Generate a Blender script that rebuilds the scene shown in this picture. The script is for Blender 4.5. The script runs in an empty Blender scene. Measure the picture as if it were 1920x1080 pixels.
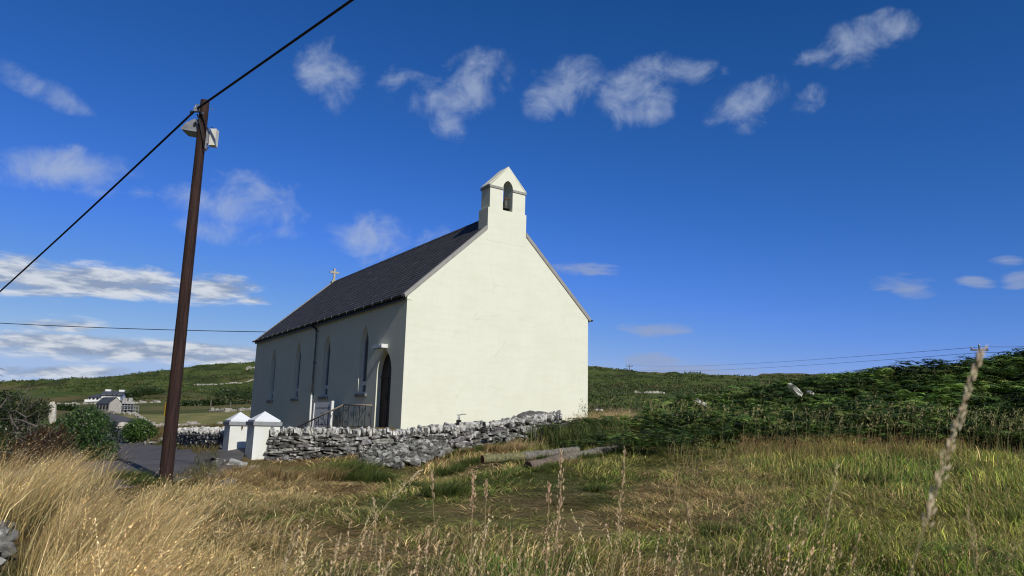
import bpy, bmesh, math, random
import numpy as np
from mathutils import Vector, Matrix
R_ = math.radians
random.seed(7)
RNG = np.random.default_rng(11)
scene = bpy.context.scene
COL = scene.collection

# ------------------------------------------------------------------ camera (eye is the origin, z up)
FPX, PITCH, ROLL = 1373.1, .1937, .0237
_f = np.array([0, math.cos(PITCH), math.sin(PITCH)])
_u = np.array([0, -math.sin(PITCH), math.cos(PITCH)])
_r = np.array([1., 0, 0])
RT = math.cos(ROLL) * _r + math.sin(ROLL) * _u
UP = -math.sin(ROLL) * _r + math.cos(ROLL) * _u
cam_d = bpy.data.cameras.new('camera')
cam = bpy.data.objects.new('camera', cam_d)
COL.objects.link(cam)
cam.matrix_world = Matrix(((RT[0], UP[0], -_f[0], 0), (RT[1], UP[1], -_f[1], 0), (RT[2], UP[2], -_f[2], 0), (0, 0, 0, 1)))
cam_d.sensor_width = 36
cam_d.lens = 36 * FPX / 1920
cam_d.clip_start = .05
cam_d.clip_end = 20000
cam_d.dof.use_dof = True
cam_d.dof.focus_distance = 20
cam_d.dof.aperture_fstop = 6.5
scene.camera = cam

TH = .5953
CH = np.array([-3.4746, 24.0, 0.])                       # the chapel's near corner
AV = np.array([-math.sin(TH), math.cos(TH), 0])          # along its side wall, away
BV = np.array([math.cos(TH), math.sin(TH), 0])           # along its gable, to the right


def ray(px, py):
    return _f * FPX + RT * (px - 960) + UP * (540 - py)


def at(px, py, Y, h=0.):
    q = ray(px, py)
    p = q * (Y / q[1])
    p[2] -= h
    return p


def azel(px, py):
    q = ray(px, py)
    q = q / np.linalg.norm(q)
    return math.atan2(q[0], q[1]), math.asin(q[2])


# ------------------------------------------------------------------ light
SUN_EL, SUN_OFF = R_(34), R_(2.1)
_h = -AV * math.cos(SUN_OFF) - BV * math.sin(SUN_OFF)
SUN_ROT = math.atan2(_h[0], _h[1])
SUNV = np.array([_h[0] * math.cos(SUN_EL), _h[1] * math.cos(SUN_EL), math.sin(SUN_EL)])
sd = bpy.data.lights.new('sun', 'SUN')
sd.energy = 3.6
sd.angle = R_(.5)
sd.color = (1, .955, .87)
sun = bpy.data.objects.new('sun', sd)
COL.objects.link(sun)
sun.rotation_euler = Vector((-SUNV[0], -SUNV[1], -SUNV[2])).to_track_quat('-Z', 'Y').to_euler()
sun.location = (20, -30, 30)

scene.view_settings.view_transform = 'Standard'
scene.view_settings.look = 'None'
scene.view_settings.exposure = 0
scene.view_settings.gamma = 1
scene.cycles.use_denoising = True
scene.cycles.denoising_input_passes = 'RGB_ALBEDO_NORMAL'
scene.cycles.denoising_prefilter = 'ACCURATE'
scene.cycles.pixel_filter_type = 'BLACKMAN_HARRIS'
scene.cycles.filter_width = 1.15

# thin high wisps and thicker low cloud banks: centre, half sizes (image pixels turned into azimuth and elevation), tilt, weight
WISPS = [(622, 125, 66, 50, 0, .9), (632, 190, 30, 36, 0, .8), (885, 165, 72, 58, -30, 1.), (845, 235, 34, 40, -15, .9),
         (742, 160, 36, 36, 0, .66), (795, 178, 60, 40, 10, .6), (1055, 162, 70, 54, -20, .9), (1195, 172, 80, 56, -25, 1.),
         (1290, 132, 70, 26, 5, .9), (1200, 212, 56, 26, 0, .8), (1400, 190, 74, 34, -22, .95), (1395, 222, 40, 30, 0, .65),
         (1610, 82, 70, 42, -10, .95), (1535, 108, 52, 17, -5, .85), (1675, 50, 46, 32, 0, .85), (1515, 188, 40, 26, -30, .62),
         (75, 165, 95, 26, 28, .75), (95, 312, 150, 38, 5, .95), (185, 335, 52, 36, 0, .85), (30, 320, 50, 34, 0, .85),
         (450, 378, 120, 50, 3, 1.), (420, 430, 90, 30, 10, .6), (695, 448, 72, 48, 5, 1.), (815, 446, 44, 24, -15, .7),
         (260, 360, 26, 18, 0, .7), (530, 435, 40, 16, 0, .6)]
BANKS = [(170, 530, 260, 36, 2, 1.), (25, 512, 80, 40, 0, 1.), (390, 542, 100, 30, 3, 1.), (250, 656, 300, 23, 2, 1.05),
         (70, 640, 130, 20, 0, 1.), (430, 668, 90, 22, 0, 1.05), (120, 697, 150, 14, 0, 1.), (60, 720, 300, 10, 0, .9), (110, 612, 90, 22, 0, .7),
         (1090, 506, 80, 14, 2, .85), (1225, 619, 66, 17, 0, .85), (1220, 676, 62, 15, 0, .95), (1300, 694, 170, 16, 2, .95),
         (1830, 530, 42, 12, 3, .85), (1908, 525, 36, 20, 0, .9), (1695, 535, 70, 26, 5, .62), (1890, 490, 40, 12, 0, .6), (470, 562, 50, 14, 0, .7)]


def build_world():
    w = bpy.data.worlds.new('World')
    scene.world = w
    w.use_nodes = True
    nt = w.node_tree
    nt.nodes.clear()
    N, L = nt.nodes.new, nt.links.new

    def math_(op, a, b=None, c=None, clamp=False):
        n = N('ShaderNodeMath')
        n.operation = op
        n.use_clamp = clamp
        for i, v in enumerate((a, b, c)):
            if v is None:
                continue
            if isinstance(v, (int, float)):
                n.inputs[i].default_value = v
            else:
                L(v, n.inputs[i])
        return n.outputs[0]

    def maprange(v, a, b, c, d, smooth=True):
        n = N('ShaderNodeMapRange')
        n.interpolation_type = 'SMOOTHSTEP' if smooth else 'LINEAR'
        L(v, n.inputs[0])
        for i, k in enumerate((a, b, c, d)):
            n.inputs[i + 1].default_value = k
        return n.outputs[0]

    sky = N('ShaderNodeTexSky')
    sky.sky_type = 'NISHITA'
    sky.sun_disc = False
    sky.sun_elevation = SUN_EL
    sky.sun_rotation = SUN_ROT
    sky.altitude = 30
    sky.air_density = 1.0
    sky.dust_density = .25
    sky.ozone_density = 3.0
    tc = N('ShaderNodeTexCoord')
    sep = N('ShaderNodeSeparateXYZ')
    L(tc.outputs['Generated'], sep.inputs[0])
    az = math_('ARCTAN2', sep.outputs[0], sep.outputs[1])
    el = math_('ARCSINE', sep.outputs[2])
    cmb = N('ShaderNodeCombineXYZ')
    L(az, cmb.inputs[0])
    L(el, cmb.inputs[1])

    def field(blobs):
        acc = None
        for (px, py, hx, hy, tilt, wt) in blobs:
            a0, e0 = azel(px, py)
            a1, e1 = azel(px + hx, py)
            a2, e2 = azel(px, py - hy)
            m = N('ShaderNodeMapping')
            m.vector_type = 'TEXTURE'
            m.inputs['Location'].default_value = (a0, e0, 0)
            m.inputs['Rotation'].default_value = (0, 0, R_(-tilt) + math.atan2(e1 - e0, a1 - a0))
            m.inputs['Scale'].default_value = (math.hypot(a1 - a0, e1 - e0), math.hypot(a2 - a0, e2 - e0), 1)
            L(cmb.outputs[0], m.inputs['Vector'])
            ln = N('ShaderNodeVectorMath')
            ln.operation = 'LENGTH'
            L(m.outputs[0], ln.inputs[0])
            v = maprange(ln.outputs['Value'], 0, 1.75, wt, 0)
            acc = v if acc is None else math_('SMOOTH_MAX', acc, v, .12)
        return acc

    def noise(scale, detail, rough, stretch=(1, 1, 1), dist=0., off=(0, 0, 0)):
        m = N('ShaderNodeMapping')
        m.inputs['Scale'].default_value = stretch
        m.inputs['Location'].default_value = off
        L(cmb.outputs[0], m.inputs['Vector'])
        n = N('ShaderNodeTexNoise')
        n.inputs['Scale'].default_value = scale
        n.inputs['Detail'].default_value = detail
        n.inputs['Roughness'].default_value = rough
        n.inputs['Distortion'].default_value = dist
        L(m.outputs[0], n.inputs['Vector'])
        return n.outputs[0]

    n1 = noise(15, 11, .62, (1, 1.25, 1), .5)
    n2 = noise(60, 6, .6, (1, 1, 1), .4)
    fw = field(WISPS)
    dw = math_('ADD', fw, math_('ADD', math_('MULTIPLY', math_('SUBTRACT', n1, .5), 2.7), math_('MULTIPLY', math_('SUBTRACT', n2, .5), .4)))
    dw = math_('MULTIPLY', dw, maprange(fw, .02, .3, 0, 1))
    aw = math_('MULTIPLY', maprange(dw, .14, 1.5, 0, 1), .70)
    n3 = noise(18, 11, .6, (1, 4.2, 1), .3, (3, 1, 0))
    fb = field(BANKS)
    db = math_('ADD', fb, math_('ADD', math_('MULTIPLY', math_('SUBTRACT', n3, .5), 1.6), math_('MULTIPLY', math_('SUBTRACT', n2, .5), .2)))
    db = math_('MULTIPLY', db, maprange(fb, .02, .3, 0, 1))
    ab = math_('MULTIPLY', maprange(db, .22, .9, 0, 1), .94)
    # a bank's lower side is greyer: the same density looked at a little higher up
    n4 = noise(18, 11, .6, (1, 4.2, 1), .3, (3, 1 + .06, 0))
    lit = maprange(math_('SUBTRACT', n3, n4), -.16, .16, 0, 1)

    def mix(fac, a, b):
        n = N('ShaderNodeMix')
        n.data_type = 'RGBA'
        L(fac, n.inputs[0])
        for i, v in ((6, a), (7, b)):
            if isinstance(v, tuple):
                n.inputs[i].default_value = (*v, 1)
            else:
                L(v, n.inputs[i])
        return n.outputs[2]

    K = 1 / SKY_STR
    # clear dry air: deeper blue overhead than the model's default
    sp = N('ShaderNodeSeparateColor')
    L(sky.outputs[0], sp.inputs[0])
    hs = N('ShaderNodeCombineColor')
    chan = []
    for i, (g, pw) in enumerate(((1.15, 1.9), (.70, 1.21), (1.40, 1.33))):
        v = math_('MINIMUM', math_('MULTIPLY', sp.outputs[i], SKY_STR), .75)
        tone = math_('MULTIPLY', math_('POWER', v, pw), g * K)
        chan.append(tone)
    chan[0] = math_('MINIMUM', chan[0], math_('MULTIPLY', chan[1], .72))
    chan[2] = math_('MINIMUM', chan[2], .76 * K)
    for i in range(3):
        L(chan[i], hs.inputs[i])
    c1 = mix(aw, hs.outputs[0], (.42 * K, .50 * K, .64 * K))
    bankc = mix(lit, (.27 * K, .34 * K, .48 * K), (.66 * K, .70 * K, .76 * K))
    grey = maprange(az, -.12, .02, 0, 1)
    bankc = mix(grey, bankc, (.30 * K, .37 * K, .55 * K))
    c2 = mix(math_('MULTIPLY', ab, maprange(az, -.12, .02, 1, .75)), c1, bankc)
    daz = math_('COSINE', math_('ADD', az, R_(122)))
    dim_patch = math_('MULTIPLY', maprange(math_('ADD', daz, math_('MULTIPLY', math_('SUBTRACT', n3, .5), .5)), .12, .62, 0, .92), maprange(el, .9, 1.35, 1, 0))
    c2 = mix(dim_patch, c2, (.040 * K, .072 * K, .145 * K))  # unseen dark cloud patch added at left rear, dims sky fill on shaded walls
    bg = N('ShaderNodeBackground')
    bg.inputs['Strength'].default_value = SKY_STR
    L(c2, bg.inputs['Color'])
    out = N('ShaderNodeOutputWorld')
    L(bg.outputs[0], out.inputs[0])


SKY_STR = .1
build_world()


# ------------------------------------------------------------------ helpers
def link(name, me, mat=None, parent=None, loc=None, rot=None):
    o = bpy.data.objects.new(name, me)
    COL.objects.link(o)
    if mat is not None and me is not None and not me.materials:
        me.materials.append(mat)
    if parent is not None:
        o.parent = parent
    if loc is not None:
        o.location = loc
    if rot is not None:
        o.rotation_euler = rot
    return o


def tag(o, label=None, cat=None, group=None, kind=None):
    if label:
        o['label'] = label
    if cat:
        o['category'] = cat
    if group:
        o['group'] = group
    if kind:
        o['kind'] = kind
    return o


def empty(name, loc, rz=0., label=None, cat=None, group=None):
    o = bpy.data.objects.new(name, None)
    COL.objects.link(o)
    o.empty_display_size = .2
    o.location = loc
    o.rotation_euler = (0, 0, rz)
    return tag(o, label, cat, group)


def np_mesh(name, V, quads=None, tris=None, cols=None, smooth=False, nor=None):
    me = bpy.data.meshes.new(name)
    V = np.asarray(V, np.float32)
    nq = 0 if quads is None else len(quads)
    ntr = 0 if tris is None else len(tris)
    me.vertices.add(len(V))
    me.vertices.foreach_set('co', V.ravel())
    idx = []
    if nq:
        idx.append(np.asarray(quads, np.int32).ravel())
    if ntr:
        idx.append(np.asarray(tris, np.int32).ravel())
    idx = np.concatenate(idx)
    me.loops.add(len(idx))
    me.loops.foreach_set('vertex_index', idx)
    me.polygons.add(nq + ntr)
    st = np.concatenate([np.arange(nq) * 4, nq * 4 + np.arange(ntr) * 3]).astype(np.int32)
    me.polygons.foreach_set('loop_start', st)
    if smooth:
        me.polygons.foreach_set('use_smooth', np.ones(nq + ntr, bool))
    if cols is not None:
        c = np.ones((len(V), 4), np.float32)
        c[:, :3] = cols
        a = me.attributes.new('Col', 'FLOAT_COLOR', 'POINT')
        a.data.foreach_set('color', c.ravel())
    me.update(calc_edges=True)
    me.validate()
    return me


class MB:
    """collects shapes (with an optional colour per shape) and links them as one mesh object"""

    def __init__(s):
        s.v, s.f, s.c = [], [], []

    def add(s, vs, fs, col=(1, 1, 1)):
        o = len(s.v)
        s.v += [tuple(map(float, v)) for v in vs]
        s.f += [tuple(i + o for i in f) for f in fs]
        s.c += [col] * len(vs)
        return s

    def box(s, x0, x1, y0, y1, z0, z1, col=(1, 1, 1)):
        vs = [(x, y, z) for z in (z0, z1) for y in (y0, y1) for x in (x0, x1)]
        return s.add(vs, [(0, 2, 3, 1), (4, 5, 7, 6), (0, 1, 5, 4), (1, 3, 7, 5), (3, 2, 6, 7), (2, 0, 4, 6)], col)

    def tube(s, pts, rad, seg=8, col=(1, 1, 1), caps=True):
        pts = [np.array(p, float) for p in pts]
        n = len(pts)
        rads = rad if isinstance(rad, (list, tuple, np.ndarray)) else [rad] * n
        o = len(s.v)
        prev = None
        for i, p in enumerate(pts):
            t = pts[min(i + 1, n - 1)] - pts[max(i - 1, 0)]
            t = t / (np.linalg.norm(t) + 1e-12)
            if prev is None:
                ref = np.array([0, 0, 1.]) if abs(t[2]) < .9 else np.array([1., 0, 0])
                x = np.cross(ref, t)
            else:
                x = prev - t * (prev @ t)
            x = x / (np.linalg.norm(x) + 1e-12)
            prev = x
            y = np.cross(t, x)
            for k in range(seg):
                a = 2 * math.pi * k / seg
                s.v.append(tuple(p + rads[i] * (math.cos(a) * x + math.sin(a) * y)))
                s.c.append(col)
        for i in range(n - 1):
            for k in range(seg):
                a, b = o + i * seg + k, o + i * seg + (k + 1) % seg
                s.f.append((a, b, b + seg, a + seg))
        if caps:
            s.f.append(tuple(o + k for k in range(seg))[::-1])
            s.f.append(tuple(o + (n - 1) * seg + k for k in range(seg)))
        return s

    def lathe(s, prof, c=(0, 0, 0), seg=20, col=(1, 1, 1)):
        o = len(s.v)
        for (r, z) in prof:
            for k in range(seg):
                a = 2 * math.pi * k / seg
                s.v.append((c[0] + r * math.cos(a), c[1] + r * math.sin(a), c[2] + z))
                s.c.append(col)
        for i in range(len(prof) - 1):
            for k in range(seg):
                a, b = o + i * seg + k, o + i * seg + (k + 1) % seg
                s.f.append((a, b, b + seg, a + seg))
        return s

    def prism(s, poly, axis_dir, d0, d1, frame, col=(1, 1, 1)):
        """poly of (p,q) in the plane of frame (o, e1, e2), swept along axis_dir from d0 to d1"""
        o, e1, e2 = [np.array(k, float) for k in frame]
        ax = np.array(axis_dir, float)
        n = len(poly)
        vs = [o + e1 * p + e2 * q + ax * d for d in (d0, d1) for (p, q) in poly]
        fs = [tuple(range(n))[::-1], tuple(range(n, 2 * n))]
        fs += [(i, (i + 1) % n, (i + 1) % n + n, i + n) for i in range(n)]
        return s.add(vs, fs, col)

    def mesh(s, name, smooth=False, fix=True):
        me = bpy.data.meshes.new(name)
        me.from_pydata(s.v, [], s.f)
        if fix:
            bm = bmesh.new()
            bm.from_mesh(me)
            bmesh.ops.recalc_face_normals(bm, faces=bm.faces)
            bm.to_mesh(me)
            bm.free()
        c = np.ones((len(s.v), 4), np.float32)
        c[:, :3] = np.array(s.c, np.float32)[:, :3] if s.c else 1
        a = me.attributes.new('Col', 'FLOAT_COLOR', 'POINT')
        a.data.foreach_set('color', c.ravel())
        if smooth:
            me.polygons.foreach_set('use_smooth', np.ones(len(me.polygons), bool))
        me.update()
        return me

    def build(s, name, mat, parent=None, smooth=False, loc=None, rot=None):
        return link(name, s.mesh(name, smooth), mat, parent, loc, rot)


# ---- numpy noise
def _hash(ix, iy, seed):
    h = (ix.astype(np.int64) * 374761393 + iy.astype(np.int64) * 668265263 + seed * 1442695041) & 0x7fffffff
    h = ((h ^ (h >> 13)) * 1274126177) & 0x7fffffff
    return ((h ^ (h >> 16)) & 0xffff) / 65535.


def vnoise(x, y, seed=0):
    ix, iy = np.floor(x), np.floor(y)
    fx, fy = x - ix, y - iy
    fx, fy = fx * fx * (3 - 2 * fx), fy * fy * (3 - 2 * fy)
    a, b = _hash(ix, iy, seed), _hash(ix + 1, iy, seed)
    c, d = _hash(ix, iy + 1, seed), _hash(ix + 1, iy + 1, seed)
    return (a * (1 - fx) + b * fx) * (1 - fy) + (c * (1 - fx) + d * fx) * fy


def fbm(x, y, seed=0, oct=4):
    t, amp, s = 0, .5, 0
    for k in range(oct):
        t = t + amp * vnoise(x * 2 ** k + 17 * k, y * 2 ** k - 9 * k, seed + k)
        s += amp
        amp *= .5
    return t / s


def sstep(v, a, b):
    t = np.clip((v - a) / (b - a), 0, 1)
    return t * t * (3 - 2 * t)


# ------------------------------------------------------------------ materials
def new_mat(name):
    m = bpy.data.materials.new(name)
    m.use_nodes = True
    nt = m.node_tree
    return m, nt, nt.nodes['Principled BSDF']


def nd(nt, typ, **kw):
    n = nt.nodes.new(typ)
    for k, v in kw.items():
        if k in n.inputs:
            n.inputs[k].default_value = v
        else:
            setattr(n, k, v)
    return n


def noise_fac(nt, scale, detail=4, rough=.55, coord='pos', lo=.35, hi=.65, stretch=None, dist=0.):
    if coord == 'pos':
        g = nd(nt, 'ShaderNodeNewGeometry').outputs['Position']
    else:
        g = nd(nt, 'ShaderNodeTexCoord').outputs['Object']
    if stretch:
        mp = nd(nt, 'ShaderNodeMapping')
        mp.inputs['Scale'].default_value = stretch
        nt.links.new(g, mp.inputs['Vector'])
        g = mp.outputs[0]
    n = nd(nt, 'ShaderNodeTexNoise', Scale=scale, Detail=detail, Roughness=rough, Distortion=dist)
    nt.links.new(g, n.inputs['Vector'])
    mr = nd(nt, 'ShaderNodeMapRange')
    mr.inputs[1].default_value = lo
    mr.inputs[2].default_value = hi
    nt.links.new(n.outputs[0], mr.inputs[0])
    return mr.outputs[0], n.outputs[0]


def mixc(nt, fac, a, b, mode='MIX'):
    n = nt.nodes.new('ShaderNodeMix')
    n.data_type = 'RGBA'
    n.blend_type = mode
    for i, v in ((0, fac), (6, a), (7, b)):
        if isinstance(v, tuple):
            n.inputs[i].default_value = (*v, 1)
        elif isinstance(v, (int, float)):
            n.inputs[i].default_value = v
        else:
            nt.links.new(v, n.inputs[i])
    return n.outputs[2]


def bump(nt, bs, h, strength=.3, dist=.02):
    b = nd(nt, 'ShaderNodeBump', Strength=strength, Distance=dist)
    nt.links.new(h, b.inputs['Height'])
    nt.links.new(b.outputs[0], bs.inputs['Normal'])


def mat_mottled(name, a, b, scale=3, rough=.8, detail=5, bump_scale=None, bs=.3, bd=.01, coord='pos', lo=.35, hi=.65, stretch=None, attr=False, spec=.3, metal=0.):
    m, nt, p = new_mat(name)
    fac, raw = noise_fac(nt, scale, detail, .6, coord, lo, hi, stretch)
    c = mixc(nt, fac, a, b)
    if attr:
        at_ = nd(nt, 'ShaderNodeAttribute', attribute_name='Col')
        c = mixc(nt, 1., c, at_.outputs['Color'], 'MULTIPLY')
    nt.links.new(c, p.inputs['Base Color'])
    p.inputs['Roughness'].default_value = rough
    p.inputs['Specular IOR Level'].default_value = spec
    p.inputs['Metallic'].default_value = metal
    if bump_scale:
        _, r2 = noise_fac(nt, bump_scale, 6, .65, coord, stretch=stretch)
        bump(nt, p, r2, bs, bd)
    return m


def mat_foliage(name, trans=.3, rough=.6, tint=(1, 1, 1), spec=.25):
    m, nt, p = new_mat(name)
    at_ = nd(nt, 'ShaderNodeAttribute', attribute_name='Col')
    c = mixc(nt, 1., at_.outputs['Color'], tint, 'MULTIPLY')
    nt.links.new(c, p.inputs['Base Color'])
    p.inputs['Roughness'].default_value = rough
    p.inputs['Specular IOR Level'].default_value = spec
    if trans > 0:
        tr = nd(nt, 'ShaderNodeBsdfTranslucent')
        nt.links.new(c, tr.inputs['Color'])
        ms = nd(nt, 'ShaderNodeMixShader', Fac=trans)
        nt.links.new(p.outputs[0], ms.inputs[1])
        nt.links.new(tr.outputs[0], ms.inputs[2])
        nt.links.new(ms.outputs[0], nt.nodes['Material Output'].inputs[0])
    return m


def mat_render(name, base, stain, crack=True):
    """painted lime render: faint weather streaks, hairline unevenness"""
    m, nt, p = new_mat(name)
    f1, _ = noise_fac(nt, .9, 6, .62, 'pos', .42, .72)
    f2, _ = noise_fac(nt, 7, 4, .6, 'pos', .4, .75, (1, 1, .16))
    c = mixc(nt, f1, base, stain)
    c2 = mixc(nt, f2, (1, 1, 1), (.975, .972, .962))
    c = mixc(nt, 1., c, c2, 'MULTIPLY')
    f3, _ = noise_fac(nt, 3.2, 4, .6, 'pos', .45, .7, (.35, .35, 2.2))
    c = mixc(nt, 1., c, mixc(nt, f3, (1, 1, 1), (.965, .96, .94)), 'MULTIPLY')
    g = nd(nt, 'ShaderNodeNewGeometry').outputs['Position']
    wn = nd(nt, 'ShaderNodeTexNoise', Scale=3.)
    nt.links.new(g, wn.inputs['Vector'])
    av = nd(nt, 'ShaderNodeMix')
    av.data_type = 'RGBA'
    av.blend_type = 'ADD'
    av.inputs[0].default_value = .35
    nt.links.new(g, av.inputs[6])
    nt.links.new(wn.outputs['Color'], av.inputs[7])
    vo = nd(nt, 'ShaderNodeTexVoronoi', feature='DISTANCE_TO_EDGE', Scale=.55)
    nt.links.new(av.outputs[2], vo.inputs['Vector'])
    mr = nd(nt, 'ShaderNodeMapRange')
    mr.inputs[1].default_value = .002
    mr.inputs[2].default_value = .009
    mr.inputs[3].default_value = 1
    mr.inputs[4].default_value = 0
    nt.links.new(vo.outputs['Distance'], mr.inputs[0])
    f4, _ = noise_fac(nt, .7, 3, .5, 'pos', .5, .62)
    mm = nd(nt, 'ShaderNodeMath', operation='MULTIPLY')
    nt.links.new(mr.outputs[0], mm.inputs[0])
    nt.links.new(f4, mm.inputs[1])
    c = mixc(nt, 1., c, mixc(nt, mm.outputs[0], (1, 1, 1), (.91, .90, .88)), 'MULTIPLY')
    nt.links.new(c, p.inputs['Base Color'])
    p.inputs['Roughness'].default_value = .85
    p.inputs['Specular IOR Level'].default_value = .2
    _, r1 = noise_fac(nt, 2.2, 3, .5)
    _, r2 = noise_fac(nt, 45, 4, .6)
    ad = nd(nt, 'ShaderNodeMath', operation='MULTIPLY_ADD')
    nt.links.new(r1, ad.inputs[0])
    ad.inputs[1].default_value = 5.
    nt.links.new(r2, ad.inputs[2])
    bump(nt, p, ad.outputs[0], .10, .004)
    return m


def mat_stone(name, dark, mid, lichen, lich_lo=.56, lich_hi=.64):
    m, nt, p = new_mat(name)
    f1, _ = noise_fac(nt, 9, 5, .6, 'pos', .35, .65)
    c = mixc(nt, f1, dark, mid)
    at_ = nd(nt, 'ShaderNodeAttribute', attribute_name='Col')
    c = mixc(nt, 1., c, at_.outputs['Color'], 'MULTIPLY')
    f2, _ = noise_fac(nt, 6.5, 7, .68, 'pos', lich_lo, lich_hi)
    c = mixc(nt, f2, c, lichen)
    nt.links.new(c, p.inputs['Base Color'])
    p.inputs['Roughness'].default_value = .9
    p.inputs['Specular IOR Level'].default_value = .2
    _, r2 = noise_fac(nt, 30, 6, .7)
    bump(nt, p, r2, .6, .02)
    return m


M = {}
M['render'] = mat_render('white_render', (.80, .805, .65), (.76, .765, .61))
M['render_pier'] = mat_render('white_pier_render', (.80, .81, .75), (.66, .66, .57))
M['stucco_cap'] = mat_mottled('pier_cap_paint', (.80, .81, .80), (.72, .73, .72), 6, .8, bump_scale=50, bs=.2)
M['grey_trim'] = mat_mottled('grey_trim_paint', (.36, .345, .31), (.30, .29, .26), 5, .75, bump_scale=60, bs=.2)
M['pier_band'] = mat_mottled('pier_band_paint', (.30, .31, .30), (.24, .25, .25), 6, .8)
M['slate'] = mat_mottled('roof_slate', (.055, .053, .053), (.080, .077, .076), 5, .7, 5, 40, .25, .006, attr=True, stretch=(1, 1, 1), spec=.12)
M['black_plastic'] = mat_mottled('black_gutter', (.014, .014, .015), (.02, .02, .022), 4, .45)
M['white_plastic'] = mat_mottled('white_plastic', (.78, .79, .78), (.70, .71, .70), 8, .5)
M['pipe_grey'] = mat_mottled('painted_pipe', (.20, .21, .21), (.14, .15, .15), 6, .7)
M['sill'] = mat_mottled('sill_concrete', (.24, .24, .235), (.17, .17, .165), 8, .85, bump_scale=40)
M['frame'] = mat_mottled('window_frame', (.80, .81, .81), (.70, .71, .71), 8, .5)
M['door'] = mat_mottled('door_wood', (.030, .017, .014), (.015, .009, .008), 3, .5, stretch=(6, 6, .5), bump_scale=14, bs=.25)
M['concrete'] = mat_mottled('concrete', (.40, .39, .36), (.28, .275, .255), 4, .9, bump_scale=30)
M['rail_wood'] = mat_mottled('rail_wood', (.40, .33, .27), (.28, .22, .18), 12, .7)
M['iron'] = mat_mottled('wrought_iron', (.012, .012, .013), (.03, .026, .024), 20, .6)
M['bronze'] = mat_mottled('bell_bronze', (.085, .095, .075), (.05, .052, .04), 12, .55, metal=.4)
M['rust'] = mat_mottled('rusty_iron', (.16, .07, .03), (.08, .04, .02), 20, .85)
M['stone_cross'] = mat_mottled('cross_stone', (.50, .47, .38), (.36, .34, .28), 9, .9, bump_scale=30)
M['pole_wood'] = mat_mottled('creosoted_wood', (.064, .034, .025), (.018, .010, .009), 5, .75, 9, 12, .9, .014, stretch=(11, 11, .4), spec=.2)
M['galv'] = mat_mottled('galvanised_steel', (.42, .43, .44), (.28, .29, .30), 10, .5, metal=.5)
M['cream_box'] = mat_mottled('cream_box', (.72, .70, .62), (.60, .58, .51), 6, .6)
M['lens'] = mat_mottled('lamp_lens', (.20, .23, .21), (.28, .31, .29), 10, .35)
M['cable'] = mat_mottled('black_cable', (.010, .010, .011), (.016, .016, .017), 10, .6)
M['yellow'] = mat_mottled('yellow_plate', (.72, .46, .02), (.62, .38, .02), 10, .5)
M['ink'] = mat_mottled('black_ink', (.01, .01, .01), (.015, .015, .015), 10, .6)
M['navy'] = mat_mottled('navy_ink', (.015, .02, .05), (.02, .025, .06), 10, .6)
M['sign_white'] = mat_mottled('sign_white', (.66, .68, .70), (.60, .62, .64), 5, .45)
M['asphalt'] = mat_mottled('asphalt', (.125, .116, .108), (.085, .080, .075), 1.2, .9, 6, 60, .5, .01)
M['stone'] = mat_stone('wall_stone', (.045, .044, .042), (.20, .195, .18), (.58, .56, .51), .53, .61)
M['coping'] = mat_stone('coping_stone', (.12, .118, .108), (.30, .29, .265), (.68, .66, .60), .42, .53)
M['rubble'] = mat_stone('rubble_stone', (.12, .12, .112), (.30, .295, .27), (.58, .56, .51), .56, .68)
M['core'] = mat_mottled('wall_core', (.010, .010, .009), (.02, .019, .017), 8, .95)
M['earth'] = mat_mottled('grey_earth', (.15, .145, .135), (.09, .087, .08), 6, .95, bump_scale=18, bs=.8, bd=.05)
M['log_grey'] = mat_mottled('weathered_wood', (.25, .232, .19), (.10, .088, .072), 4, .85, 6, 14, .6, .02, coord='obj', stretch=(7, 7, .6), attr=True)
M['log_end'] = mat_mottled('log_end_grain', (.20, .075, .03), (.11, .045, .02), 12, .85, coord='obj')
M['log_end_dark'] = mat_mottled('charred_log_end', (.035, .025, .02), (.015, .012, .01), 12, .9, coord='obj')
M['grass'] = mat_foliage('grass_blades', .25, .65)
M['straw'] = mat_foliage('dry_grass', .25, .6)
M['leaf'] = mat_foliage('shrub_leaves', .25, .42, spec=.45)
M['bracken'] = mat_foliage('bracken_fronds', .22, .55)
M['bark'] = mat_mottled('grey_bark', (.16, .14, .115), (.08, .07, .058), 14, .9)
M['farwhite'] = mat_mottled('whitewash', (.80, .80, .77), (.72, .72, .69), 1.5, .85)
M['farslate'] = mat_mottled('house_slate', (.060, .064, .075), (.085, .09, .10), 2, .6)
M['farstone'] = mat_stone('ruin_stone', (.26, .24, .21), (.46, .42, .36), (.60, .57, .50), .5, .7)
M['farglass'] = mat_mottled('dark_window', (.015, .017, .02), (.03, .032, .036), 3, .15)
_g, _gn, _gp = new_mat('window_glass')
_gp.inputs['Base Color'].default_value = (.085, .10, .105, 1)
_gp.inputs['Roughness'].default_value = .12
_gp.inputs['Specular IOR Level'].default_value = .5
_gf, _gr = noise_fac(_gn, 2.5, 2, .5)
bump(_gn, _gp, _gr, .15, .02)
M['glass'] = _g

# ------------------------------------------------------------------ terrain
CTRL = []


def cw(x, y, z):
    CTRL.append((x, y, z))


def cp(px, py, Y, h=0.):
    CTRL.append(tuple(at(px, py, Y, h)))


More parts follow.
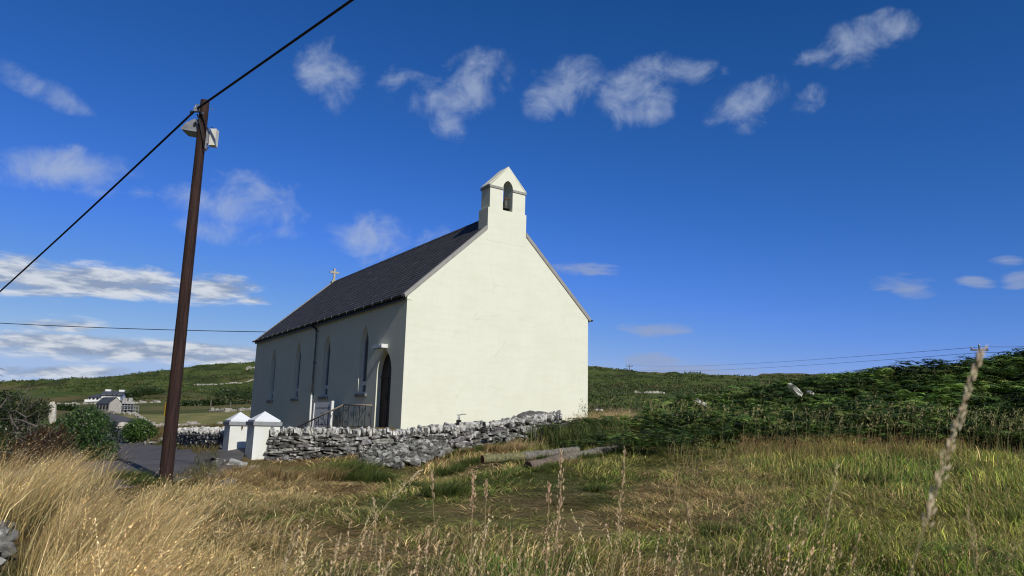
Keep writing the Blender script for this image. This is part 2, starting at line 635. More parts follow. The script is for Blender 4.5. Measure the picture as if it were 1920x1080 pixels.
for t in [(-6, 2, -1.6), (0, 3, -1.4), (6, 2, -1.3), (0, 6, -1.33), (5, 5, -1.2), (10, 5, -1.0), (-3, 5, -1.3), (-2.4, 8, -1.2), (-2, 12, -1.18), (-3.2, 16, -1.12),
          (-5.2, 18.2, -1.05), (-2, 18.6, -1.0), (0, 10, -1.16), (0, 14, -.88), (.5, 17.5, -.62), (.2, 20, -.52), (2, 21.5, -.32), (3, 24, .1),
          (5, 10, -1.03), (5, 14, -.74), (5, 18, -.4), (5.5, 22, .0), (10, 10, -.85), (10, 14, -.58), (10, 18, -.26), (11, 21, .05), (17, 12, -.5), (17, 18, -.05),
          (-6.3, 13.2, -1.03), (-5, 14, -1.12), (-7.5, 16, -1.0), (-9.5, 19, -1.), (-11, 23, -1.), (-13.5, 27, -1.), (-16, 31, -.95), (-9.5, 13, -1.), (-8, 8, -1.1), (-13, 16, -1.), (-16, 20, -.95),
          (-20, 26, -.8), (-6.5, 21.5, -.35), (-4, 22.6, -.15), (-2, 25, -.1), (0, 28, -.1), (-6, 30, -.1), (-10, 36, -.1), (-13, 40, -.1), (-4, 42, 0.), (-14, 33, -.5)]:
    cw(*t)
# bracken bank on the right (vegetation height taken off)
for t in [(1110, 768, 27.5, .55), (1200, 752, 28.5, .9), (1300, 737, 29, 1.), (1450, 716, 29, 1.), (1640, 694, 28, 1.0), (1780, 688, 26.5, 1.0), (1900, 673, 25.5, 1.0), (2100, 660, 24, 1.0),
          (1300, 800, 24.5, .6), (1500, 790, 24, .6), (1700, 780, 23.5, .6), (1900, 770, 22.5, .6)]:
    cp(*t)
for t in [(1300, 760, 36, 1.2), (1640, 735, 36, 1.2), (1900, 720, 36, 1.2)]:
    cp(*t)
# far ground
for t in [(380, 803, 55), (380, 782, 90), (380, 768, 130), (400, 745, 190), (420, 715, 380), (478, 679, 620), (340, 694, 640), (240, 714, 680), (85, 743, 760), (0, 752, 900),
          (200, 752, 172), (210, 776, 118), (235, 800, 66), (150, 772, 105), (100, 767, 118), (140, 748, 210), (20, 800, 45), (0, 762, 150), (-40, 748, 900), (450, 800, 60), (470, 745, 200), (300, 747, 190),
          (1150, 757, 52), (1250, 747, 64), (1110, 690, 400), (1220, 701, 420), (1340, 708, 430), (1460, 706, 420), (1600, 703, 420), (1750, 700, 420), (1930, 694, 420), (1150, 722, 190), (1300, 724, 200), (1480, 722, 200), (800, 700, 480), (700, 735, 200), (900, 740, 200)]:
    cp(*t)
for k in range(-6, 7):
    ph = k * R_(30)
    cw(3500 * math.sin(ph), 3500 * math.cos(ph), 20)
    if abs(k) >= 3:
        cw(400 * math.sin(ph), 400 * math.cos(ph), 6)
        cw(40 * math.sin(ph), 40 * math.cos(ph), -1.2 if k < 0 else .5)
        cw(8 * math.sin(ph), 8 * math.cos(ph), -1.4)
        cw(3 * math.sin(ph), 3 * math.cos(ph), -1.4)
CTRL = np.array(CTRL)


def _pol(x, y):
    r = np.maximum(np.hypot(x, y), 2.5)
    return np.stack([np.arctan2(x, y) * 2.2, np.log(r)], -1), r


def _kern(d2):
    return d2 * np.log(d2 + 1e-9)


_P, _rr = _pol(CTRL[:, 0], CTRL[:, 1])
_E = CTRL[:, 2] / _rr
_K = _kern(((_P[:, None] - _P[None]) ** 2).sum(-1)) + np.eye(len(_P)) * .004
_Q = np.hstack([np.ones((len(_P), 1)), _P])
_A = np.block([[_K, _Q], [_Q.T, np.zeros((3, 3))]])
_W = np.linalg.solve(_A, np.concatenate([_E, np.zeros(3)]))

ROAD = np.array([(-7.4, 11.5), (-7.9, 14), (-8.9, 17.5), (-10.6, 21.5), (-12.9, 25), (-15.8, 29.5), (-19, 36), (-24, 48), (-33, 66), (-44, 84), (-56, 101), (-66, 116)], float)
ROADL = np.array([(-9.6, 4.5), (-8.0, 7), (-7.3, 9.4)], float)
ROAD = np.vstack([ROADL, ROAD])


def road_dist(x, y):
    d = np.full(np.shape(x), 1e9)
    for i in range(len(ROAD) - 1):
        p, q = ROAD[i], ROAD[i + 1]
        e = q - p
        t = np.clip(((x - p[0]) * e[0] + (y - p[1]) * e[1]) / (e @ e), 0, 1)
        d = np.minimum(d, np.hypot(x - p[0] - t * e[0], y - p[1] - t * e[1]))
    return d


def ground(x, y, bumps=True):
    x = np.atleast_1d(np.asarray(x, float))
    y = np.atleast_1d(np.asarray(y, float))
    sh = x.shape
    x, y = x.ravel(), y.ravel()
    out = np.empty(len(x))
    for i in range(0, len(x), 40000):
        P, r = _pol(x[i:i + 40000], y[i:i + 40000])
        d2 = ((P[:, None] - _P[None]) ** 2).sum(-1)
        out[i:i + 40000] = (_kern(d2) @ _W[:len(_P)] + _W[-3] + P @ _W[-2:]) * r
    if bumps:
        r = np.hypot(x, y)
        rd = road_dist(x, y)
        k = sstep(rd, 1.5, 2.6)
        out += k * (fbm(x * .55, y * .55, 3, 3) - .5) * .22 * sstep(r, 3, 7) * (1 - sstep(r, 60, 120))
        out += (fbm(x * .02, y * .02, 9, 5) - .5) * 9 * sstep(r, 130, 400)
        out += (fbm(x * .11, y * .11, 5, 4) - .5) * 2.2 * sstep(r, 110, 260)
    return out.reshape(sh)


def g1(x, y):
    return float(ground(x, y)[0])


def lerp(a, b, t):
    t = np.asarray(t)[..., None]
    return np.asarray(a) * (1 - t) + np.asarray(b) * t


def ground_colour(x, y):
    r = np.hypot(x, y)
    n1 = fbm(x * .35, y * .35, 21, 4)
    n2 = fbm(x * 1.3, y * 1.3, 31, 3)
    near = lerp((.075, .083, .024), (.17, .128, .06), sstep(n1, .38, .62))
    near = lerp(near, (.07, .042, .02), sstep(n2, .55, .75) * .6)
    # farther fields and heath
    f1 = fbm(x * .012 + 5, y * .012, 41, 4)
    f2 = fbm(x * .05, y * .05, 51, 4)
    far = lerp((.070, .100, .022), (.125, .150, .042), sstep(f2, .35, .6))
    far = lerp(far, (.17, .135, .058), sstep(f1, .52, .64) * .8)
    far = lerp(far, (.020, .036, .009), sstep(f2, .52, .64) * .75)
    col = lerp(near, far, sstep(r, 30, 60))
    # mown meadow on the left behind the wall
    ph = x / np.maximum(y, 1)
    px = 960 + ph * FPX
    meadow = sstep(px, 225, 260) * (1 - sstep(px, 470, 520)) * sstep(r, 52, 56) * (1 - sstep(r, 118, 124))
    stripe = .5 + .5 * np.sin((x * .8 + y * .25) * 1.6)
    col = lerp(col, lerp((.22, .225, .075), (.31, .28, .115), stripe * .7 + .3 * n2), meadow * .95)
    past = (1 - sstep(px, 470, 560)) * sstep(r, 118, 126) * (1 - sstep(r, 178, 190)) * (y > 0)
    col = lerp(col, lerp((.085, .105, .030), (.16, .15, .06), sstep(f2, .4, .6)), past * .9)
    dry = (1 - sstep(px, 520, 600)) * sstep(r, 40, 44) * (1 - sstep(r, 54, 58)) * (y > 0)
    col = lerp(col, (.155, .105, .05), dry * sstep(n1, .3, .55))
    return col


def build_ground():
    phf = np.radians(np.concatenate([np.linspace(-180, -52, 50)[:-1], np.linspace(-52, -20, 240)[:-1], np.linspace(-20, 46, 330)[:-1], np.linspace(46, 180, 50)]))
    rr = np.concatenate([[.01, 1.2, 2.2], np.exp(np.linspace(math.log(3.), math.log(70), 210)), np.exp(np.linspace(math.log(71), math.log(1200), 150)), [1600, 2300, 3500, 6000, 12000]])
    PH, RR = np.meshgrid(phf, rr, indexing='ij')
    X, Y = RR * np.sin(PH), RR * np.cos(PH)
    Z = ground(X, Y)
    far = RR > 3400
    Z[far] = np.minimum(Z[far], 20) - (RR[far] - 3400) * .002
    V = np.stack([X, Y, Z], -1).reshape(-1, 3)
    n, m = len(phf), len(rr)
    i = (np.arange(n - 1)[:, None] * m + np.arange(m - 1)[None]).ravel()
    q = np.stack([i, i + 1, i + m + 1, i + m], -1)
    c = ground_colour(X.ravel(), Y.ravel())
    me = np_mesh('ground', V, q, None, c, smooth=True)
    m_, nt, p = new_mat('ground_turf')
    at_ = nd(nt, 'ShaderNodeAttribute', attribute_name='Col')
    f1, r1 = noise_fac(nt, 7, 6, .7, 'pos', .3, .7)
    f2, r2 = noise_fac(nt, .35, 7, .7, 'pos', .35, .65)
    c = mixc(nt, 1., at_.outputs['Color'], mixc(nt, f1, (.72, .70, .66), (1.25, 1.25, 1.2)), 'MULTIPLY')
    c = mixc(nt, 1., c, mixc(nt, f2, (.72, .78, .72), (1.22, 1.15, 1.15)), 'MULTIPLY')
    nt.links.new(c, p.inputs['Base Color'])
    p.inputs['Roughness'].default_value = .95
    p.inputs['Specular IOR Level'].default_value = .1
    ad = nd(nt, 'ShaderNodeMath', operation='MULTIPLY_ADD')
    nt.links.new(r2, ad.inputs[0])
    ad.inputs[1].default_value = 6.
    nt.links.new(r1, ad.inputs[2])
    bump(nt, p, ad.outputs[0], .7, .12)
    o = link('ground', me, m_)
    tag(o, 'rough grassy field rising to green hills', 'ground', kind='structure')


build_ground()


def build_road():
    pts = []
    for i in range(len(ROAD) - 1):
        n = max(3, int(np.linalg.norm(ROAD[i + 1] - ROAD[i]) / .8))
        for k in range(n):
            pts.append(ROAD[i] + (ROAD[i + 1] - ROAD[i]) * k / n)
    pts = np.array(pts + [ROAD[-1]])
    for _ in range(8):
        pts[1:-1] = (pts[:-2] + 2 * pts[1:-1] + pts[2:]) / 4
    t = np.gradient(pts, axis=0)
    t /= np.linalg.norm(t, axis=1)[:, None]
    nrm = np.stack([-t[:, 1], t[:, 0]], -1)
    offs = np.linspace(-1.55, 1.55, 9)
    V = []
    for j, p in enumerate(pts):
        for k, o in enumerate(offs):
            w = o + (0 if 0 < k < 8 else .12 * math.sin(j * 1.7 + k) + .1 * math.sin(j * .63))
            q = p + nrm[j] * w
            V.append((q[0], q[1], 0))
    V = np.array(V)
    V[:, 2] = ground(V[:, 0], V[:, 1], False) + .035
    n, m = len(pts), len(offs)
    i = (np.arange(n - 1)[:, None] * m + np.arange(m - 1)[None]).ravel()
    q = np.stack([i, i + m, i + m + 1, i + 1], -1)
    # a gateway apron from the road to the piers
    o = link('road', np_mesh('road', V, q, smooth=True), M['asphalt'])
    tag(o, 'narrow grey asphalt lane passing the chapel gate', 'road', kind='structure')
    V, q = [], []
    A = [np.array(p) for p in ((-7.0, 14.2), (-5.7, 15.2), (-6.7, 19.0), (-7.2, 20.8), (-9.4, 20.8), (-9.0, 18.0))]
    c = sum(A) / 6
    V = [(c[0], c[1], 0)] + [(p[0], p[1], 0) for p in A]
    V = np.array(V)
    V[:, 2] = ground(V[:, 0], V[:, 1], False) + .028
    o = link('gateway_apron', np_mesh('gateway_apron', V, None, [(0, k, k % 6 + 1) for k in range(1, 7)]), M['asphalt'])
    tag(o, 'grey asphalt patch between lane and gate piers', 'paved ground', kind='structure')


build_road()


# ------------------------------------------------------------------ chapel
def arch_loop(u0, u1, z0, zs, zt, n=9):
    """pointed arch outline, from bottom left (u1) round the top to bottom right (u0): list of (u, z)"""
    hw, hr = (u1 - u0) / 2, zt - zs
    Rr = (hw * hw + hr * hr) / (2 * hw)
    a = math.acos(max(-1, (Rr - hw) / Rr))
    pts = [(u1, z0)]
    for k in range(n + 1):
        t = a * k / n
        pts.append((u1 - Rr + Rr * math.cos(t), zs + Rr * math.sin(t)))
    for k in range(n - 1, -1, -1):
        t = a * k / n
        pts.append((u0 + Rr - Rr * math.cos(t), zs + Rr * math.sin(t)))
    pts.append((u0, z0))
    return pts


def face_with_holes(bm, outer, holes, to3):
    edges = []
    loops = []
    for lp in [outer] + holes:
        vs = [bm.verts.new(to3(*p)) for p in lp]
        loops.append(vs)
        for i in range(len(vs)):
            edges.append(bm.edges.new((vs[i], vs[(i + 1) % len(vs)])))
    bmesh.ops.triangle_fill(bm, use_beauty=True, use_dissolve=False, edges=edges)
    return loops


def reveal(bm, vs, d):
    vd = [bm.verts.new(v.co + Vector(d)) for v in vs]
    n = len(vs)
    for i in range(n):
        bm.faces.new((vs[i], vs[(i + 1) % n], vd[(i + 1) % n], vd[i]))


W_, L_, ZE, ZB = 7.83, 17.82, 4.36, -1.3
APEX = 8.0
WIN = [3.37, 7.2, 10.81, 14.5]
chapel = empty('chapel', CH, TH, 'white gabled chapel with slate roof and small bellcote above its blank gable', 'chapel')


def build_chapel():
    bm = bmesh.new()
    wins = [arch_loop(c - .37, c + .37, 1.22, 2.93, 3.74) for c in WIN]
    door = arch_loop(.93, 2.1, -.06, 1.85, 2.68)
    lp = face_with_holes(bm, [(0, ZB), (L_, ZB), (L_, ZE), (0, ZE)], wins + [door], lambda u, z: (0, u, z))
    for vs in lp[1:]:
        reveal(bm, vs, (.22, 0, 0))
    # gables, far side
    for u in (0, L_):
        vs = [bm.verts.new((w, u, z)) for w, z in ((0, ZB), (W_, ZB), (W_, ZE), (W_ / 2, APEX), (0, ZE))]
        bm.faces.new(vs)
    vs = [bm.verts.new((W_, u, z)) for u, z in ((0, ZB), (L_, ZB), (L_, ZE), (0, ZE))]
    bm.faces.new(vs)
    bmesh.ops.remove_doubles(bm, verts=bm.verts, dist=1e-4)
    me = bpy.data.meshes.new('wall')
    bm.to_mesh(me)
    bm.free()
    link('wall', me, M['render'], chapel)
    # interior darkness behind panes
    # windows
    for c in WIN:
        fr = MB()
        outer = arch_loop(c - .369, c + .369, 1.221, 2.93, 3.738)
        inner = arch_loop(c - .315, c + .315, 1.66, 2.93, 3.62)
        n = len(outer)
        for (dx0, dx1) in ((.135, .19),):
            vs = [(dx0, u, z) for u, z in outer] + [(dx0, u, z) for u, z in inner] + [(dx1, u, z) for u, z in inner]
            fs = [(i, i + 1, n + i + 1, n + i) for i in range(n - 1)] + [(n + i, n + i + 1, 2 * n + i + 1, 2 * n + i) for i in range(n - 1)]
            fr.add(vs, fs)
        fr.box(.125, .19, c - .315, c + .315, 1.60, 1.68)
        fr.box(.128, .19, c - .368, c - .27, 1.222, 1.60)
        fr.box(.128, .19, c + .27, c + .368, 1.222, 1.60)
        fr.box(.126, .19, c - .27, c + .27, 1.222, 1.30)
        fr.box(.120, .185, c - .27, c + .27, 1.54, 1.60)
        fo = fr.build('window', M['frame'], chapel)
        gl = MB()
        gl.add([(.18, u, z) for u, z in inner], [tuple(range(n))])
        gl.add([(.178, c - .27, 1.30), (.178, c + .27, 1.30), (.178, c + .27, 1.54), (.178, c - .27, 1.54)], [(0, 1, 2, 3)])
        gl.build('pane', M['glass'], fo)
        s = MB().box(-.07, .12, c - .47, c + .47, 1.12, 1.218)
        so = s.build('sill', M['sill'], fo)
    # door
    d = MB()
    lo = arch_loop(.932, 2.098, -.058, 1.85, 2.678)
    n = len(lo)
    d.add([(.19, u, z) for u, z in lo], [tuple(range(n))])
    for k in range(8):
        u = .95 + k * .145
        d.box(.175, .189, u, u + .128, -.04, 1.72)
    d.box(.15, .189, .935, 2.095, 1.74, 1.82)
    d.box(.165, .189, 1.49, 1.54, -.04, 1.74)
    do = d.build('door', M['door'], chapel)
    MB().tube([(.15, 1.44, 1.0), (.12, 1.44, 1.0), (.12, 1.44, 1.12), (.15, 1.44, 1.12)], .012).build('handle', M['iron'], do)
    # slate roof: courses of single slates
    for side in (0, 1):
        rf = MB()
        wl, zl = -.12, 4.40
        dw, dz = (W_ / 2 + .12), 8.10 - 4.40
        Ln = math.hypot(dw, dz)
        tx, tz = dw / Ln, dz / Ln
        nx, nz = -tz, tx
        courses = 26
        rnd = random.Random(5 + side)
        for k in range(courses):
            s0, s1 = Ln * k / courses, min(Ln, Ln * (k + 1.25) / courses)
            u = .10 - (.16 if k % 2 else 0)
            while u < L_ - .02:
                u0, u1 = max(u, .1), min(u + .315, L_ + .02)
                u += .32
                t = .012 + rnd.random() * .006
                g = .86 + rnd.random() * .28
                if rnd.random() < .02:
                    g *= 1.5
                col = (g, g * (.98 + rnd.random() * .04), g * (.98 + rnd.random() * .05))
                P = []
                for (s, off) in ((s0, t), (s1, .002)):
                    for uu in (u0, u1):
                        w = wl + tx * s + nx * off
                        z = zl + tz * s + nz * off
                        P.append((w if side == 0 else W_ - w, uu, z))
                for uu in (u0, u1):
                    w = wl + tx * s0 - nx * .004
                    z = zl + tz * s0 - nz * .004
                    P.append((w if side == 0 else W_ - w, uu, z))
                rf.add(P, [(0, 1, 3, 2), (4, 5, 1, 0)], col)
        # underlay so that no light leaks through
        a = (wl, zl - .015)
        b = (W_ / 2, 8.10 - .02)
        q = [(a[0], .06, a[1]), (a[0], L_ + .02, a[1]), (b[0], L_ + .02, b[1]), (b[0], .06, b[1])]
        if side:
            q = [(W_ - x, y, z) for x, y, z in q]
        rf.add(q, [(0, 1, 2, 3)], (.6, .6, .6))
        me = rf.mesh('roof', fix=False)
        ro = link('roof', me, M['slate'], chapel)
        if side == 0:
            rt = MB()
            k = 0
            u = .62
            while u < L_ - .05:
                u2 = min(u + .45, L_)
                e = .004 * (k % 2)
                rt.prism([(-.13, -.115), (0, .018), (.13, -.115), (.13, -.09), (0, .048), (-.13, -.09)], (0, 1, 0), u, u2 - .008, ((W_ / 2, 0, 8.10 + e), (1, 0, 0), (0, 0, 1)), (.75 + .3 * random.random(),) * 3)
                u = u2
                k += 1
            rt.build('ridge_tiles', M['slate'], ro)
    # verge boards on both gables
    for u0, u1 in ((-.035, .12), (L_ - .1, L_ + .05)):
        for sgn in (0, 1):
            v = MB()
            sl1, sl2 = (APEX - 4.295) / (W_ / 2 + .09), (APEX + .165 - 4.425) / (W_ / 2 + .13)
            we = W_ / 2 - (.857 if u0 < 1 else 0)
            p = [(-.09, 4.295), (we, 4.295 + sl1 * (we + .09)), (we, 4.425 + sl2 * (we + .13)), (-.13, 4.425)]
            if sgn:
                p = [(W_ - x, z) for x, z in p]
            v.prism(p, (0, 1, 0), u0, u1, ((0, 0, 0), (1, 0, 0), (0, 0, 1)))
            v.build('verge_board', M['grey_trim'], chapel)
    # gutters with brackets
    for sgn in (0, 1):
        prof = []
        gw = MB()
        cx, cz, r = -.18, 4.375, .062
        pr = [(cx + r * math.cos(t), cz + r * math.sin(t)) for t in np.linspace(math.pi, 2 * math.pi, 9)]
        pr2 = [(cx + (r - .008) * math.cos(t), cz + (r - .008) * math.sin(t)) for t in np.linspace(2 * math.pi, math.pi, 9)]
        poly = pr + pr2
        if sgn:
            poly = [(W_ - x, z) for x, z in poly]
        vs = [(x, u, z) for u in (-.03, L_ + .04) for x, z in poly]
        m = len(poly)
        fs = [(i, (i + 1) % m, (i + 1) % m + m, i + m) for i in range(m)]
        # closed ends
        h = m // 2
        fs += [tuple(range(h)), tuple(range(m, m + h))]
        gw.add(vs, fs)
        # fascia and soffit behind the gutter
        if sgn == 0:
            gw.box(-.118, -.10, .121, L_ - .11, 4.22, 4.385)
            gw.box(-.10, -.002, .121, L_ - .11, 4.262, 4.30)
        else:
            gw.box(W_ + .10, W_ + .118, .121, L_ - .11, 4.22, 4.385)
        go = gw.build('gutter', M['black_plastic'], chapel)
        if sgn == 0:
            for k in range(22):
                u = .7 + k * .8
                if u > L_ - .3:
                    break
                b = MB()
                b.box(-.246, -.242, u, u + .03, 4.30, 4.386)
                b.box(-.244, -.115, u, u + .03, 4.384, 4.392)
                b.build('gutter_bracket', M['galv'], go)
    # kneeler at the eaves foot of the gable
    MB().box(-.012, .16, -.02, .118, 4.235, 4.292).build('kneeler', M['render'], chapel)
    # downpipe
    dp = MB()
    dp.tube([(-.18, 8.84, 4.32), (-.18, 8.84, 4.24), (-.09, 8.5, 4.12), (-.075, 8.42, 4.02)], .042, 10)
    dpo = dp.build('downpipe', M['black_plastic'], chapel, True)
    MB().tube([(-.075, 8.42, 4.04), (-.075, 8.42, 1.36)], .036, 10).build('upper_pipe', M['pipe_grey'], dpo, True)
    MB().tube([(-.075, 8.42, 1.37), (-.075, 8.42, -.4)], .046, 10).build('lower_pipe', M['white_plastic'], dpo, True)
    for z in (4.0, 2.66, 1.36):
        MB().tube([(-.075, 8.42, z - .035), (-.075, 8.42, z + .035)], .054, 10).box(-.07, -.001, 8.39, 8.45, z - .02, z + .02).build('pipe_clip', M['pipe_grey'], dpo)
    # threshold step and ramp landing
    st = MB()
    st.box(-1.25, -.003, -.2, 2.2, -.6, -.065)
    st.prism([(2.2, -.6), (7.4, -.98), (7.4, -.90), (2.2, -.066)], (1, 0, 0), -1.25, -.1, ((0, 0, 0), (0, 1, 0), (0, 0, 1)))
    st.build('ramp', M['concrete'], chapel)
    # bellcote
    c = W_ / 2
    bc = bmesh.new()
    hw, hw2 = .79, .855
    outer = [(c - hw2, 7.05), (c + hw2, 7.05), (c + hw2, 8.05), (c + hw, 8.05), (c + hw, 8.905), (c - hw, 8.905), (c - hw, 8.05), (c - hw2, 8.05)]
    # lower block
    def blk(x0, x1, y0, y1, z0, z1):
        vs = [bc.verts.new((x, y, z)) for z in (z0, z1) for y in (y0, y1) for x in (x0, x1)]
        for f in [(0, 2, 3, 1), (4, 5, 7, 6), (0, 1, 5, 4), (1, 3, 7, 5), (3, 2, 6, 7), (2, 0, 4, 6)]:
            bc.faces.new([vs[i] for i in f])
    blk(c - hw2, c + hw2, -.004, .64, 6.8, 8.05)
    hole = [(u, z) for u, z in arch_loop(c - .215, c + .215, 8.051, 8.93, 9.23)]
    body = [(c - hw, 8.051), (c - .215, 8.051)] + hole[::-1][1:-1] + [(c + .215, 8.051), (c + hw, 8.051), (c + hw, 8.92), (c, 9.745), (c - hw, 8.92)]
    fv = [bc.verts.new((x, -.002, z)) for x, z in body]
    bv = [bc.verts.new((x, .60, z)) for x, z in body]
    n = len(body)
    e1 = [bc.edges.new((fv[i], fv[(i + 1) % n])) for i in range(n)]
    e2 = [bc.edges.new((bv[i], bv[(i + 1) % n])) for i in range(n)]
    bmesh.ops.triangle_fill(bc, use_beauty=True, edges=e1)
    bmesh.ops.triangle_fill(bc, use_beauty=True, edges=e2)
    for i in range(n):
        bc.faces.new((fv[i], fv[(i + 1) % n], bv[(i + 1) % n], bv[i]))
    bmesh.ops.recalc_face_normals(bc, faces=bc.faces)
    me = bpy.data.meshes.new('bellcote')
    bc.to_mesh(me)
    bc.free()
    bo = link('bellcote', me, M['render'], chapel)
    co = MB()
    for (x0, x1) in ((c - hw - .035, c - .216), (c + .216, c + hw + .035)):
        co.box(x0, x1, -.035, .635, 8.83, 8.918)
    co.build('cornice', M['grey_trim'], bo)
    # coping slabs over the little gable
    for sgn in (-1, 1):
        k = MB()
        p = [(sgn * (hw + .04), 8.92), (0, 9.75), (0, 9.80), (sgn * (hw + .04), 8.965)]
        k.prism(p, (0, 1, 0), .0, .62, ((c, 0, 0), (1, 0, 0), (0, 0, 1)))
        k.build('coping_slab', M['render'], bo)


build_chapel()


def chp(u, w, z):
    return CH + AV * u + BV * w + np.array([0, 0, z])


def build_bell():
    p = chp(.20, W_ / 2 + .03, 8.53)
    b = empty('church_bell', p, TH, 'small greenish bronze bell hanging in the bellcote opening', 'bell')
    prof = [(.001, 0), (.05, 0), (.085, -.03), (.095, -.09), (.105, -.2), (.13, -.28), (.175, -.345), (.185, -.37), (.165, -.37), (.12, -.28), (.09, -.15), (.001, -.05)]
    MB().lathe(prof, (0, 0, 0)).build('bell_body', M['bronze'], b, True)
    MB().box(-.03, .03, -.02, .02, 0, .09).tube([(-.235, 0, .07), (.175, 0, .07)], .022).build('headstock', M['rust'], b)
    MB().tube([(0, 0, -.08), (0, 0, -.34)], .012).lathe([(.001, -.41), (.03, -.4), (.035, -.37), (.02, -.33), (.001, -.32)], (0, 0, 0), 10).build('clapper', M['iron'], b)


build_bell()


def build_cross():
    c = empty('stone_cross', chp(17.72, W_ / 2 + .02, 8.10), TH, 'plain stone cross on the far end of the ridge', 'cross')
    m = MB()
    m.box(-.055, .055, -.05, .05, .1, .80)
    m.box(-.26, -.055, -.05, .05, .52, .63)
    m.box(.055, .26, -.05, .05, .52, .63)
    m.build('cross_shaft', M['stone_cross'], c)
    MB().prism([(-.16, -.12), (.16, -.12), (.14, .06), (.06, .12), (-.06, .12), (-.14, .06)], (0, 1, 0), -.14, .12, ((0, 0, 0), (1, 0, 0), (0, 0, 1))).build('cross_base', M['stone_cross'], c)


build_cross()


def build_wall_lamp():
    l = empty('wall_lamp', chp(1.5, -.03, 2.80), TH, 'white floodlight lantern on an arm above the chapel door', 'lamp')
    b = MB()
    b.prism([(0, -.055), (.0, .06), (.45, .075), (.62, .055), (.70, -.02), (.62, -.055)], (1, 0, 0), -.20, -.03, ((0, 0, 0), (0, 1, 0), (0, 0, 1)))
    b.build('lamp_housing', M['white_plastic'], l)
    MB().box(-.21, -.04, .1, .6, -.075, -.056).build('lens', M['lens'], l)
    MB().box(-.2, .029, -.16, -.04, -.075, .055).box(-.10, -.06, -.04, .0, -.03, .02).build('bracket', M['white_plastic'], l)


build_wall_lamp()


def text_mesh(s, size, name):
    cu = bpy.data.curves.new(name, 'FONT')
    cu.body = s
    cu.size = size
    cu.align_x = 'CENTER'
    o = bpy.data.objects.new(name, cu)
    COL.objects.link(o)
    bpy.context.view_layer.update()
    dg = bpy.context.evaluated_depsgraph_get()
    me = bpy.data.meshes.new_from_object(o.evaluated_get(dg))
    bpy.data.objects.remove(o)
    bpy.data.curves.remove(cu)
    me.name = name
    return me


def build_sign():
    s = empty('notice_board', chp(5.95, -.45, -.9), TH + R_(5), 'white parish notice board with navy lettering behind the ramp rail', 'sign')
    # local: x = out of the wall is -x, y along the wall
    bo = MB().box(-.015, .015, -.72, .74, .55, 1.85)
    p = MB().box(-.05, .05, -.82, -.735, -.2, 1.89)
    p.build('post', M['white_plastic'], s)
    MB().box(-.04, .04, .742, .80, -.2, 1.82).build('post', M['frame'], s)
    rows = []
    for txt, size, z in (('Beyrea Parish Gaelic Cailleach', .105, 1.60), ('Parish of', .085, 1.40), ('Cahir', .12, 1.20), ('St Canice Alpha Cross', .10, .98), ('Mass', .08, .80), ('10.00 am Sunday Parish', .085, .64)):
        me = text_mesh(txt, size, 'lettering')
        rows.append(([(-.0175, .01 - v.co.x, z + v.co.y) for v in me.vertices], [tuple(p.vertices) for p in me.polygons]))
        bpy.data.meshes.remove(me)
    nb = len(bo.f)
    for vs, fs in rows:
        bo.add(vs, fs)
    me = bo.mesh('board', fix=False)
    me.materials.append(M['sign_white'])
    me.materials.append(M['navy'])
    for p in me.polygons:
        p.material_index = 0 if p.index < nb else 1
    link('board', me, None, s)


build_sign()


def build_rail():
    r = empty('ramp_rail', chp(0, -1.2, 0), TH, 'wrought iron ramp railing with wooden handrail before the chapel door', 'railing')
    A, B, Cc = (0, -.36, .70), (0, 1.95, .76), (0, 7.15, -.13)
    MB().tube([A, B], .026, 8).tube([B, Cc], .03, 8).build('handrail', M['rail_wood'], r, True)

    def top(u):
        return .70 + (u + .36) / 2.31 * .06 if u < 1.95 else .76 - (u - 1.95) / 5.2 * .89

    def flo(u):
        return -.02 if u < 2.1 else -.02 - (u - 2.1) * .17
    k = 0
    u = -.34
    while u < 7.1:
        MB().tube([(0, u, flo(u)), (0, u, top(u))], .010, 6).build('baluster', M['iron'], r)
        k += 1
        # scroll work in the bays
        um = u + .23
        zt, zb = top(um), flo(um)

        def scroll(cu, cz, rr, t0, turns, sg):
            pts = []
            for j in range(22):
                t = j / 21
                a = t0 + sg * t * turns * 2 * math.pi
                q = rr * (1 - .75 * t)
                pts.append((0, cu + q * math.cos(a), cz + q * math.sin(a)))
            return pts
        m = MB()
        if k % 3 == 2:
            m.tube([(0, u, zt - .05), (0, u + .46, zb + .25)], .007, 5)
            m.tube(scroll(um + .05, zt - .14, .11, math.pi, 1.3, 1), .007, 5)
            m.tube(scroll(um - .04, zb + .18, .11, 0, 1.3, 1), .007, 5)
        elif k % 3 == 0:
            m.tube(scroll(um, (zt + zb) / 2 + .08, .12, -math.pi / 2, 1.4, 1), .007, 5)
            m.tube(scroll(um, (zt + zb) / 2 - .12, .11, math.pi / 2, 1.4, 1), .007, 5)
        else:
            m.tube(scroll(um - .05, (zt + zb) / 2 + .08, .09, -math.pi / 2, 1.3, -1), .007, 5)
        if u + .46 < 7.1:
            m.build('scrollwork', M['iron'], r)
        u += .46
    MB().tube([(0, -.34, .05), (0, 2.0, .05), (0, 7.1, -.80)], .010, 6).build('bottom_rail', M['iron'], r)


build_rail()


